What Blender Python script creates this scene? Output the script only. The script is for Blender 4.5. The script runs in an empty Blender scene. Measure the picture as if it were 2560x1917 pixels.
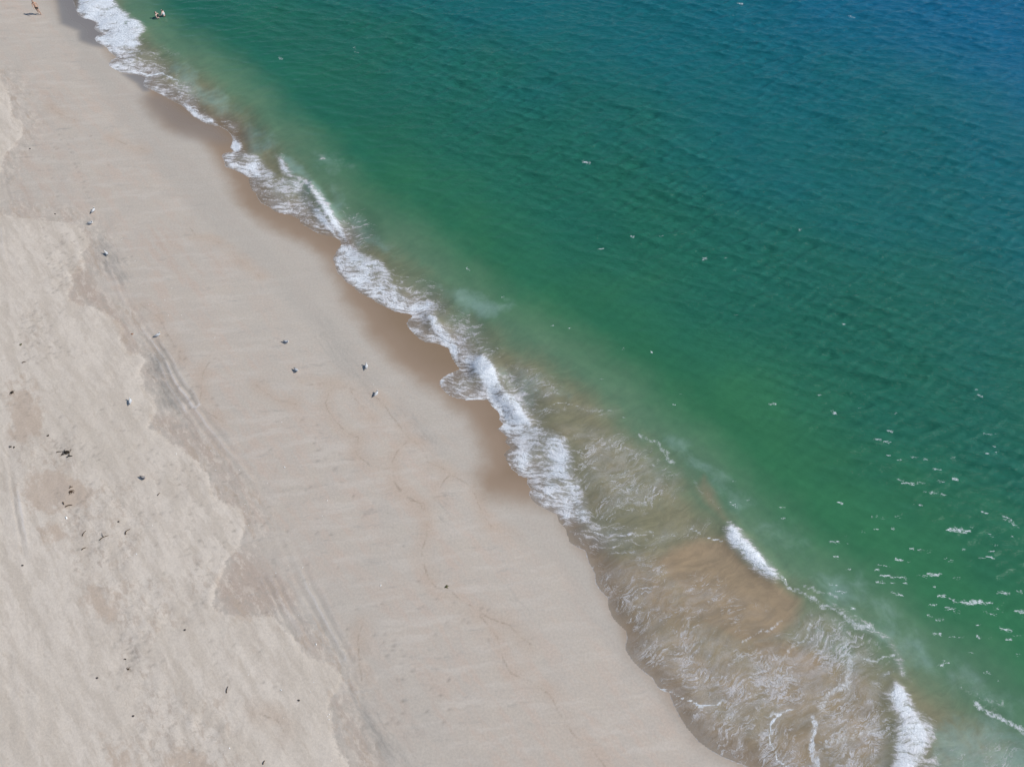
import bpy, bmesh, math, random
import numpy as np
from mathutils import Vector, Matrix

random.seed(7)
rng = np.random.default_rng(11)
scene = bpy.context.scene
col = scene.collection

# ------------------------------------------------------------------ camera
CAM_H = 54.0
PITCH = math.radians(61.0)            # degrees below the horizon
FPX = 1850.0                          # focal length in photo pixels (2560 wide)
cam_d = bpy.data.cameras.new('camera')
cam_d.lens = 36.0 * FPX / 2560.0
cam_d.sensor_width = 36.0
cam_d.clip_end = 20000
cam = bpy.data.objects.new('camera', cam_d)
cam.location = (0, 0, CAM_H)
cam.rotation_euler = (math.pi / 2 - PITCH, 0, 0)
col.objects.link(cam)
scene.camera = cam

# ------------------------------------------------------------------ sky and sun
SUN = Vector((1.14, 0.05, 1.0)).normalized()
world = bpy.data.worlds.new('World')
scene.world = world
world.use_nodes = True
wn = world.node_tree
bg = wn.nodes['Background']
sky = wn.nodes.new('ShaderNodeTexSky')
sky.sky_type = 'NISHITA'
sky.sun_disc = False
sky.sun_elevation = math.asin(SUN.z)
sky.sun_rotation = math.atan2(SUN.x, SUN.y)
sky.air_density = 1.0
sky.dust_density = 0.0
sky.ozone_density = 3.0
wn.links.new(sky.outputs[0], bg.inputs[0])
bg.inputs[1].default_value = 0.10
sun_d = bpy.data.lights.new('sun', 'SUN')
sun_d.energy = 4.1
sun_d.angle = math.radians(0.53)
sun_d.color = (1.0, 0.975, 0.94)
sun = bpy.data.objects.new('sun', sun_d)
sun.rotation_euler = (-SUN).to_track_quat('-Z', 'Y').to_euler()
sun.location = (40, 20, 80)
col.objects.link(sun)
scene.view_settings.view_transform = 'Standard'
scene.view_settings.look = 'None'
scene.view_settings.exposure = 0.0
scene.view_settings.gamma = 1.0
scene.view_settings.use_curve_mapping = False
scene.cycles.sample_clamp_direct = 3.0
scene.cycles.sample_clamp_indirect = 2.0

# ------------------------------------------------------------------ terrain profile and photo -> place
SH0 = np.array([13.5, 1.9]); SHD = np.array([-60.5, 71.0]); SHD = SHD / np.linalg.norm(SHD)
SHN = np.array([SHD[1], -SHD[0]])     # points out to sea

def sand_z(x, y):
    s = (x - SH0[0]) * SHN[0] + (y - SH0[1]) * SHN[1]
    land = 1.35 * (1 - np.exp(np.minimum(s, 0) / 16.0)) + 0.012 * np.maximum(-s - 30, 0)
    land = np.minimum(land, 2.6)
    sea = -3.2 * (1 - np.exp(-np.maximum(s, 0) / 26.0)) - 0.02 * np.maximum(s - 60, 0)
    return np.where(s < 0, land, np.maximum(sea, -12.0))

def ray(px, py):
    u = (px - 1280.0) / FPX; v = (958.5 - py) / FPX
    c, s = math.cos(PITCH), math.sin(PITCH)
    return (u, c + v * s, -s + v * c)

def at(px, py, z=None):
    """the place on the ground (or at height z) that the photo shows at px, py"""
    d = ray(px, py)
    zz = 0.0 if z is None else z
    for _ in range(1 if z is not None else 6):
        t = (zz - CAM_H) / d[2]
        x, y = d[0] * t, d[1] * t
        if z is None:
            zz = float(max(sand_z(x, y), 0.0))
    return (x, y)

def P(pts):
    return np.array([at(a, b) for a, b in pts])

# ------------------------------------------------------------------ distance fields
def seg_dist(X, Y, poly, reach=None, closed=False, param=False):
    D = np.full(X.shape, 1e9)
    n = len(poly)
    rngs = n if closed else n - 1
    for i in range(rngs):
        a = poly[i]; b = poly[(i + 1) % n]
        if reach is not None:
            m = (X > min(a[0], b[0]) - reach) & (X < max(a[0], b[0]) + reach) & (Y > min(a[1], b[1]) - reach) & (Y < max(a[1], b[1]) + reach)
            idx = np.nonzero(m)
            if idx[0].size == 0: continue
            x = X[idx]; y = Y[idx]
        else:
            x, y = X, Y
        d = b - a; L2 = float(d @ d) + 1e-12
        t = np.clip(((x - a[0]) * d[0] + (y - a[1]) * d[1]) / L2, 0, 1)
        dd = np.hypot(x - a[0] - t * d[0], y - a[1] - t * d[1])
        if reach is not None:
            D[idx] = np.minimum(D[idx], dd)
        else:
            np.minimum(D, dd, out=D)
    return D

def inside(X, Y, poly):
    c = np.zeros(X.shape, bool)
    n = len(poly)
    for i in range(n):
        x1, y1 = poly[i]; x2, y2 = poly[(i + 1) % n]
        if y1 == y2: continue
        m = (Y > min(y1, y2)) & (Y <= max(y1, y2))
        idx = np.nonzero(m)
        if idx[0].size == 0: continue
        xi = x1 + (Y[idx] - y1) * (x2 - x1) / (y2 - y1)
        c[idx] ^= X[idx] < xi
    return c

def sdf(X, Y, poly, reach=None):
    """signed distance to a closed outline, positive inside"""
    D = seg_dist(X, Y, poly, reach, closed=True)
    return np.where(inside(X, Y, poly), D, -D)

def sm(a, b, x):
    t = np.clip((x - a) / (b - a), 0, 1)
    return t * t * (3 - 2 * t)

def blob(X, Y, F, px_poly, val, feather):
    p = P(px_poly)
    r = feather * 2 + 0.6
    m = (X > p[:, 0].min() - r) & (X < p[:, 0].max() + r) & (Y > p[:, 1].min() - r) & (Y < p[:, 1].max() + r)
    idx = np.nonzero(m)
    if idx[0].size == 0: return
    s = sdf(X[idx], Y[idx], p)
    F[idx] = np.maximum(F[idx], val * sm(-feather, feather, s))

def stroke(X, Y, F, px_line, val, width, soft=0.5):
    p = P(px_line)
    d = seg_dist(X + .14 * sample(rough, .12, X, Y), Y + .14 * sample(rough, .12, X + 31, Y + 17), p, reach=width * 2 + 0.6)
    F[:] = np.maximum(F, val * (1 - sm(width * soft, width, d)))

# ------------------------------------------------------------------ traced outlines (photo pixels)
WATERLINE = [(187,22),(192,35),(205,43),(225,46),(238,55),(232,68),(240,75),(255,82),(240,87),(234,95),(240,104),(255,111),(267,119),(268,124),
 (279,134),(289,141),(277,149),(270,160),(272,166),(290,176),(305,182),(330,181),(352,184),(361,189),(357,200),(356,212),(370,218),(385,225),(396,230),(407,236),(430,248),(450,257),
 (465,271),(480,285),(505,299),(522,304),(543,306),(562,316),(573,328),(577,342),(575,352),(570,360),(579,371),(565,374),(555,378),(551,386),(556,395),(559,405),(560,413),(583,420),(603,430),(619,438),
 (618,449),(622,460),(627,471),(637,478),(641,490),(650,503),(670,512),(684,524),(703,528),(722,531),(744,540),(748,551),(768,562),(785,572),(800,578),(820,581),(835,584),(847,592),(849,602),(838,617),(836,626),(829,634),(829,643),
 (836,657),(835,665),(841,676),(855,690),(860,698),(884,712),(886,718),(896,725),(912,734),(925,739),(940,750),(957,758),(985,771),(1004,774),(1022,776),(1029,781),(1019,790),(1014,800),(1016,808),(1022,816),(1032,826),
 (1044,838),(1062,848),(1092,850),(1119,861),(1127,884),(1138,902),(1147,914),(1132,921),(1119,927),(1106,936),(1098,946),(1097,955),(1104,968),(1116,980),(1129,986),(1142,991),(1165,994),(1185,993),(1206,992),(1217,990),
 (1229,1009),(1243,1020),(1249,1033),(1247,1042),(1258,1052),(1250,1060),(1243,1067),(1257,1077),(1267,1087),(1261,1098),(1268,1106),(1277,1112),(1265,1122),(1259,1131),(1262,1138),(1265,1148),(1280,1170),(1290,1177),(1297,1185),
 (1319,1192),(1317,1205),(1326,1219),(1322,1230),(1326,1244),(1340,1258),(1361,1269),(1378,1277),(1393,1283),(1395,1300),(1413,1318),(1417,1332),(1424,1354),(1443,1366),(1463,1374),(1471,1403),(1486,1431),
 (1488,1455),(1500,1476),(1519,1494),(1519,1513),(1530,1542),(1545,1560),(1563,1575),(1567,1592),(1562,1612),(1566,1632),(1583,1656),(1602,1675),(1629,1695),(1643,1718),(1655,1727),(1671,1731),(1677,1748),(1684,1765),
 (1697,1791),(1716,1820),(1745,1854),(1780,1880),(1809,1895),(1861,1915),(1930,1945)]
WETLINE = [(115,-14),(135,15),(147,42),(151,60),(172,70),(195,78),(197,100),(205,108),(230,114),(252,119),(262,130),(276,160),(298,182),
 (318,196),(340,208),(350,228),(345,250),(368,290),(400,325),(450,347),(490,356),(515,378),(538,420),(560,470),(590,520),(640,560),(700,590),(760,622),
 (800,655),(825,700),(850,755),(880,800),(915,850),(960,900),(1020,950),(1080,990),(1150,1040),(1180,1100),(1190,1150),(1172,1180),(1177,1220),(1205,1248),
 (1260,1262),(1330,1272),(1375,1290),(1400,1330),(1430,1368),(1465,1400),(1480,1440),(1500,1490),(1525,1560),(1560,1640),(1630,1705),(1675,1780),(1740,1865),(1850,1925)]
DAMPLINE = [(640,700),(700,750),(760,810),(800,870),(840,955),(905,980),(940,990),(960,1010),(980,1040),(1020,1090),(1060,1130),(1070,1155),(1100,1170),(1125,1185),(1165,1205),(1185,1235),(1205,1280),
 (1225,1310),(1255,1335),(1290,1350),(1340,1410),(1400,1470),(1440,1530),(1500,1600),(1560,1700),(1640,1800)]
DRY = [(-900,200),(0,200),(25,240),(30,290),(58,310),(55,340),(35,365),(8,392),(5,430),(-400,480),(-400,525),(0,535),(60,545),(110,552),(155,556),(200,566),(214,590),(224,612),(218,622),(205,631),(209,650),(213,670),
 (200,683),(178,687),(181,700),(183,715),(176,728),(172,740),(177,752),(190,758),(210,762),(232,766),(250,778),(275,792),(302,810),(312,822),(308,836),(303,850),(311,862),(322,876),(355,889),(368,903),(352,922),
 (350,935),(362,952),(358,968),(366,985),(386,996),(390,1030),(371,1068),(392,1080),(405,1085),(425,1106),(455,1120),(472,1138),(490,1150),(508,1172),(521,1186),(524,1205),(531,1226),(546,1251),(575,1263),(600,1274),(612,1300),
 (614,1322),(603,1345),(600,1365),(572,1390),(560,1410),(557,1432),(546,1458),(537,1480),(532,1502),(536,1520),(560,1534),(600,1541),(640,1540),(665,1536),(682,1538),(692,1550),(705,1563),(735,1590),(752,1620),(772,1640),(805,1652),(836,1666),(850,1682),
 (857,1700),(846,1722),(828,1742),(824,1765),(828,1790),(830,1822),(838,1852),(855,1890),(878,1925),(940,2040),(940,2300),(-900,2300)]
BROWNS = [  # bare damp patches inside or beside the dry sand: outline, value
 ([(10,980),(45,965),(95,970),(108,1010),(112,1075),(60,1110),(20,1120),(18,1040)],.8),
 ([(45,1205),(80,1185),(150,1175),(190,1200),(260,1225),(225,1262),(190,1270),(120,1285),(70,1275),(50,1240)],.9),
 ([(95,1290),(140,1300),(175,1320),(180,1350),(120,1375),(100,1340)],.7),
 ([(190,1470),(250,1455),(330,1460),(330,1530),(300,1560),(245,1560),(200,1520)],.6),
 ([(255,1850),(330,1840),(370,1870),(360,1950),(255,1960)],.6),
 ([(400,1880),(450,1865),(540,1895),(545,1960),(400,1960)],.75),
 ([(385,1695),(430,1710),(440,1735),(370,1730)],.6),
 ([(340,1120),(370,1110),(430,1095),(400,1075),(375,1070),(370,1090)],.5),
 ([(548,1440),(575,1400),(605,1375),(640,1385),(690,1440),(740,1500),(700,1530),(640,1535),(570,1530),(540,1515)],.9),
 ([(180,700),(205,640),(225,640),(260,720),(320,820),(330,870),(290,800),(230,765),(180,750)],.8),
 ([(300,830),(345,855),(400,900),(380,960),(350,930),(365,905),(315,870)],.7),
 ([(360,1055),(430,1020),(480,1060),(540,1120),(620,1200),(600,1240),(540,1220),(500,1160),(440,1110),(400,1080)],.75),
 ([(515,1190),(560,1200),(620,1260),(570,1260),(540,1240)],.7),
 ([(826,1740),(850,1740),(920,1830),(990,1960),(900,1960),(850,1860)],.7),
 ([(700,1560),(760,1560),(830,1640),(850,1680),(800,1640),(740,1600)],.6),
 ([(0,400),(60,430),(200,540),(210,560),(60,545),(0,535)],.35),
 ([(100,230),(200,220),(200,280),(120,270)],.25),
 ([(330,560),(520,520),(640,650),(560,720),(420,700)],.25),
 ([(0,940),(40,930),(100,930),(100,980),(0,990)],.5),
 ([(800,1640),(900,1650),(1100,1720),(1150,1800),(1000,1790),(880,1720)],.3),
]
CHURN = [([(130,1225),(330,1190),(370,1330),(300,1440),(190,1430)],1), ([(200,1440),(420,1440),(470,1560),(380,1610),(260,1570)],.9), ([(285,1580),(350,1600),(380,1700),(320,1720)],1),
 ([(330,1700),(560,1740),(640,1930),(330,1950)],.8), ([(20,1080),(200,1090),(190,1190),(30,1190)],.8), ([(50,780),(130,780),(120,880),(50,880)],.7), ([(120,600),(190,600),(190,700),(130,690)],.5),
 ([(420,1130),(520,1220),(540,1300),(440,1250)],.5), ([(480,1380),(560,1400),(540,1520),(440,1500)],.7), ([(100,400),(200,430),(210,500),(80,500)],.4)]
WRACK = [
 [(828,968),(813,1005),(820,1025),(835,1050),(860,1077),(895,1092),(897,1110),(890,1125),(900,1145),(925,1165),(960,1172),(982,1172),(986,1200),(1005,1232),(1025,1250),(1058,1258),(1067,1290),(1068,1335),(1055,1375),(1053,1395),(1065,1430),(1075,1450),(1090,1468),(1130,1480),(1150,1500),(1190,1522),(1225,1545),(1272,1563),(1300,1590),(1330,1610)],
 [(1190,1522),(1215,1560),(1242,1592),(1255,1640),(1280,1682),(1330,1705),(1377,1736),(1400,1780),(1430,1830),(1481,1875),(1520,1925)],
 [(1020,1100),(990,1130),(983,1155),(990,1172)],
 [(875,975),(890,1000),(915,1030),(935,1050),(962,1066)],
 [(984,1172),(988,1205),(1020,1240),(1050,1262),(1064,1290)],
 [(760,962),(840,958),(905,980),(940,992),(960,1012),(980,1042),(1020,1090),(1062,1130),(1070,1155),(1102,1170),(1125,1185),(1165,1205),(1185,1235),(1205,1280),(1225,1310),(1255,1335),(1285,1342)],
 [(475,570),(490,590),(515,595),(548,608)], [(568,622),(590,645),(620,665),(650,692)],
 [(541,893),(520,910),(508,930),(504,958),(500,1000),(515,1030),(560,1055)],
 [(1125,1185),(1105,1210),(1090,1235)],
 [(640,1780),(690,1800),(710,1830)],
 [(905,1560),(895,1600),(898,1660),(905,1700)],
 [(400,200),(420,250),(440,290)], [(120,265),(150,285),(185,300)],
 [(275,345),(320,362),(360,375)],
 [(640,960),(690,1000),(740,1010)], [(350,760),(400,800),(440,870),(450,900)],
]
TRACKS = [  # tyre ruts: line, depth, half width (m)
 ([(244,600),(262,660),(292,740),(335,810),(372,860),(405,900),(432,960),(470,1020)],1.0,.13),
 ([(258,600),(280,660),(310,735),(352,800),(395,860),(420,900),(450,950),(490,1010)],1.0,.13),
 ([(225,690),(245,735),(258,762)],.7,.12),
 ([(470,1020),(540,1110),(610,1190),(650,1250),(700,1340),(740,1440),(790,1540),(850,1640)],.6,.16),
 ([(500,1020),(570,1110),(640,1190),(690,1270),(735,1360),(775,1450),(830,1560),(880,1650)],.6,.16),
 ([(660,1440),(700,1520),(740,1600)],.7,.12), ([(690,1440),(730,1520),(780,1610)],.7,.12),
 ([(835,1760),(880,1825),(930,1900),(960,1950)],1.0,.13), ([(870,1720),(905,1790),(960,1860),(1010,1930)],1.0,.13),
 ([(880,1690),(940,1760),(985,1830),(1040,1900)],.8,.12), ([(900,1740),(960,1830),(1000,1890)],.9,.14),
 ([(0,570),(18,680),(27,780),(36,880),(42,960)],-.8,.14),
 ([(20,1110),(40,1260),(62,1380),(72,1460)],.7,.15), ([(38,1200),(55,1300),(70,1380)],-.6,.12),
 ([(55,1440),(60,1600),(66,1760),(75,1925)],.25,.2), ([(95,1440),(105,1600),(112,1760),(130,1925)],.25,.2),
 ([(135,1530),(158,1610),(200,1740),(248,1925)],.6,.16), ([(170,1540),(190,1640),(225,1760),(260,1925)],.4,.16),
 ([(0,1180),(12,1400),(22,1600),(30,1925)],.25,.2),
 ([(50,490),(60,520),(68,528)],.7,.1), ([(0,400),(12,440),(24,500)],.7,.12), ([(35,480),(45,510),(58,530)],.6,.1),
 ([(330,1280),(355,1400),(370,1500),(400,1600)],.4,.2), ([(370,1280),(400,1400),(420,1500),(440,1590)],.4,.2),
]
DARKS = [  # dark mineral sand sorted out by the wind and the tyres
 ([(230,580),(270,590),(305,640),(330,700),(300,720),(250,680),(235,640)],.45),
 ([(370,885),(410,880),(430,930),(400,960),(372,930)],.7),
 ([(380,850),(420,880),(440,915),(400,910)],.6),
 ([(390,940),(430,950),(460,1000),(450,1040),(400,1010)],.7),
 ([(430,1020),(480,1040),(520,1100),(490,1110)],.4),
 ([(520,1100),(560,1130),(620,1230),(580,1210)],.35),
 ([(880,1740),(930,1780),(980,1850),(1030,1930),(960,1910),(900,1810)],.6),
 ([(980,1850),(1010,1830),(1050,1890),(1040,1925)],.3),
 ([(785,775),(830,800),(880,870),(920,930),(960,1000),(1000,1010),(940,1020),(880,960),(830,900),(790,850)],.35),
 ([(1000,1020),(1060,1050),(1110,1110),(1080,1130),(1030,1080)],.45),
 ([(1100,1220),(1130,1240),(1120,1320),(1150,1370),(1110,1340),(1095,1270)],.35),
 ([(600,690),(680,730),(640,740)],.25), ([(540,480),(600,560),(560,560)],.25),
 ([(150,330),(200,345),(230,370),(180,370)],.2), ([(560,600),(600,640),(640,700),(600,690)],.2),
 ([(1230,1400),(1290,1470),(1330,1560),(1270,1500)],.3), ([(1180,1290),(1220,1340),(1200,1360)],.25),
 ([(430,330),(500,390),(520,440),(470,430)],.2), ([(1020,1790),(1080,1810),(1060,1850),(1010,1850)],.35),
 ([(210,110),(230,150),(220,200),(180,170)],.18),
]
# foam thrown up by the surf: outline, density, feather (m)
FOAM = [
 ([(150,-90),(193,-2),(187,22),(205,43),(238,55),(240,75),(255,82),(234,95),(255,111),(290,119),(330,121),(358,112),(345,100),(367,78),(360,62),(330,45),(300,20),(285,0),(230,-90)],0.88,0.52),
 ([(270,122),(300,132),(340,120),(405,131),(400,145),(330,150),(300,183),(272,166),(280,142)],0.40,0.75),
 ([(361,189),(356,212),(385,225),(430,248),(450,258),(470,281),(505,299),(540,303),(535,290),(500,268),(485,215),(450,195),(400,180)],0.46,0.75),
 ([(450,254),(465,271),(480,286),(510,301),(538,303),(530,290),(500,278),(478,258),(460,250)],0.84,0.45),
 ([(545,285),(600,300),(585,325),(560,318)],0.38,0.75),
 ([(575,325),(571,358),(580,372),(600,374),(603,360),(590,338)],0.87,0.45),
 ([(551,385),(560,412),(583,420),(619,438),(645,446),(700,442),(672,420),(655,400),(640,385),(605,372),(578,371)],0.68,0.52),
 ([(618,440),(626,469),(637,478),(650,502),(684,524),(744,540),(768,562),(835,583),(820,550),(790,510),(765,470),(755,448),(720,442),(690,440),(655,430)],0.53,0.60),
 ([(695,395),(700,420),(706,438),(740,448),(762,462),(790,505),(815,545),(845,585),(872,605),(862,570),(845,545),(812,497),(790,470),(765,448),(735,440),(715,412),(703,388)],0.81,0.52),
 ([(760,500),(790,545),(835,583),(852,592),(830,560),(800,520)],0.90,0.45),
 ([(847,592),(838,617),(829,641),(841,675),(884,712),(925,739),(985,771),(1029,775),(1062,775),(1088,752),(1070,740),(1030,738),(1000,722),(985,700),(975,680),(950,650),(920,637),(890,612),(870,600)],0.71,0.52),
 ([(1029,781),(1014,800),(1032,826),(1050,848),(1092,850),(1065,800),(1055,780)],0.31,0.52),
 ([(1045,768),(1065,785),(1070,810),(1095,845),(1119,861),(1127,884),(1146,914),(1150,905),(1150,880),(1147,855),(1125,820),(1100,795),(1080,777)],0.82,0.45),
 ([(1178,900),(1178,930),(1215,962),(1208,975),(1228,1008),(1249,1033),(1262,1055),(1290,1062),(1335,1062),(1322,1040),(1300,1002),(1268,970),(1245,940),(1235,910),(1215,888),(1195,885)],0.90,0.45),
 ([(1142,915),(1180,925),(1215,965),(1212,990),(1165,990),(1120,970),(1110,940)],0.34,0.60),
 ([(1250,1040),(1243,1065),(1267,1086),(1261,1098),(1277,1112),(1259,1131),(1280,1170),(1297,1185),(1319,1192),(1323,1237),(1361,1269),(1393,1283),(1420,1312),(1480,1310),(1480,1280),(1465,1230),(1440,1180),(1432,1125),(1410,1095),(1370,1070),(1340,1055),(1310,1045)],0.65,0.68),
 ([(1330,1090),(1400,1100),(1430,1150),(1460,1230),(1420,1240),(1370,1200),(1350,1140)],0.76,0.90),
 ([(1420,1310),(1440,1360),(1490,1382),(1540,1385),(1600,1360),(1630,1335),(1600,1312),(1540,1310),(1480,1290)],0.42,1.05),
 ([(1812,1320),(1811,1345),(1828,1374),(1858,1400),(1888,1430),(1930,1454),(1950,1446),(1935,1425),(1902,1390),(1872,1352),(1838,1318),(1822,1308)],0.92,0.57),
 ([(2236,1700),(2208,1735),(2228,1772),(2234,1830),(2228,1880),(2222,1925),(2225,1990),(2310,1990),(2296,1925),(2318,1880),(2322,1835),(2305,1795),(2280,1760),(2262,1722)],0.82,0.52),
 ([(2290,1770),(2342,1812),(2336,1850),(2300,1860),(2275,1800)],0.57,0.45),
 ([(2232,1880),(2340,1880),(2370,1990),(2225,1990)],0.47,0.75),
 ([(685,385),(700,388),(705,410),(694,408)],0.52,0.30), ([(800,388),(812,392),(815,402),(802,402)],0.57,0.38),
 ([(2065,1500),(2190,1570),(2230,1600),(2255,1640),(2262,1690),(2275,1702),(2245,1690),(2235,1640),(2205,1600),(2130,1570)],0.52,0.45),
]
LACE = [
 ([(1145,848),(1190,848),(1202,880),(1225,892),(1215,905),(1180,898),(1150,875)],0.57,1.1),
 ([(1260,945),(1300,905),(1345,935),(1400,965),(1410,990),(1360,1002),(1310,1010),(1280,980)],0.46,1.4),
 ([(1310,1018),(1430,1008),(1545,1030),(1530,1045),(1420,1030),(1330,1045)],0.39,1.2),
 ([(1390,1060),(1460,1065),(1560,1080),(1640,1140),(1700,1185),(1690,1240),(1600,1290),(1500,1310),(1460,1220),(1430,1120)],0.43,1.6),
 ([(1400,1380),(1470,1390),(1560,1375),(1640,1320),(1700,1300),(1770,1310),(1760,1340),(1700,1350),(1640,1400),(1700,1440),(1820,1460),(1830,1500),(1760,1560),(1600,1600),(1550,1540),(1500,1460)],0.39,1.4),
 ([(1560,1600),(1640,1570),(1740,1545),(1850,1600),(1960,1580),(2010,1525),(2080,1530),(2180,1600),(2232,1690),(2212,1760),(2228,1850),(2222,1990),(1950,1980),(1860,1916),(1760,1860),(1700,1790),(1640,1715),(1566,1640)],0.48,1.4),
 ([(1650,1705),(1740,1660),(1840,1640),(1960,1600),(2060,1570),(2120,1620),(2125,1690),(2060,1750),(1960,1800),(1840,1790),(1730,1750)],0.61,1.7),
 ([(2030,1800),(2060,1820),(2190,1790),(2225,1800),(2220,1990),(2060,1990),(2030,1920)],0.57,1.3),
 ([(1700,1420),(1800,1440),(1900,1500),(1960,1560),(1860,1620),(1740,1560)],.24,1.2),
 ([(1085,745),(1130,760),(1150,800),(1120,815),(1090,790)],0.42,1.2),
 ([(2320,1650),(2440,1690),(2520,1760),(2480,1770),(2390,1720)],0.32,1.4),
 ([(2330,1860),(2480,1800),(2560,1880),(2560,1990),(2330,1990)],0.30,1.8),
 ([(400,118),(430,130),(470,150),(440,150)],0.32,1.3), ([(430,190),(480,205),(500,225),(460,225)],0.42,1.2),
]
STROKES = [  # narrow foam: line, density, half width (m)
 ([(268,123),(285,128),(310,131),(345,124)],.95,.16), ([(306,182),(340,179),(370,184),(405,178),(428,196),(445,204)],.95,.22),
 ([(1143,914),(1119,927),(1101,942),(1097,953),(1104,968),(1116,980),(1142,991)],1.0,.10),
 ([(1165,994),(1185,993),(1206,992),(1220,989)],1.0,.10),
 ([(1955,1450),(1990,1475),(2030,1495),(2080,1530),(2120,1555),(2150,1572),(2180,1580)],.66,.30),
 ([(2012,1460),(2050,1478),(2082,1488)],.60,.25),
 ([(1600,1092),(1650,1112),(1686,1158)],.60,.35), ([(1722,1190),(1750,1225),(1800,1275)],.42,.3),
 ([(2440,1757),(2480,1782),(2530,1812),(2575,1852),(2640,1910)],.80,.35), ([(2400,1715),(2470,1745),(2500,1760)],.5,.25),
 ([(1650,1722),(1671,1727),(1700,1737),(1740,1750),(1785,1756),(1800,1752)],1.0,.15),
 ([(1945,1782),(1933,1798),(1930,1840),(1942,1870),(1962,1912),(1985,1960)],1.0,.14), ([(1920,1785),(1945,1781),(1975,1778)],.9,.15),
 ([(2040,1795),(2026,1830),(2024,1865),(2036,1890),(2060,1935)],.85,.35),
 ([(2040,1880),(2075,1855),(2120,1838),(2180,1822)],.62,.24), ([(2108,1888),(2140,1892),(2170,1886)],.55,.14),
 ([(2100,1636),(2140,1642),(2190,1652),(2222,1640)],.75,.2), ([(2195,1680),(2210,1690),(2238,1677)],.6,.15),
 ([(2110,1615),(2120,1585)],.7,.1),
 ([(1320,1026),(1380,1018),(1430,1016),(1480,1028),(1540,1032)],.60,.15),
 ([(1630,1335),(1670,1350),(1660,1340),(1700,1325)],.5,.15), ([(1770,1350),(1795,1356)],.9,.14),
 ([(1720,1320),(1750,1332)],.8,.14), ([(1500,1330),(1540,1330),(1590,1345),(1640,1335)],.5,.16),
 ([(1690,1640),(1760,1600),(1810,1560)],.45,.14), ([(1660,1600),(1730,1560),(1780,1540)],.4,.14),
 ([(1850,1610),(1900,1580),(1950,1560)],.6,.2), ([(1960,1640),(2000,1600),(2030,1555)],.6,.25), ([(2060,1760),(2110,1710),(2125,1650)],.7,.4),
 ([(1400,1105),(1440,1100),(1450,1080)],.45,.2), ([(1560,1142),(1620,1148),(1665,1160)],.5,.18),
 ([(1500,1210),(1560,1190),(1570,1180)],.5,.2), ([(1860,1490),(1855,1500)],.3,.1),
]
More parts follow.
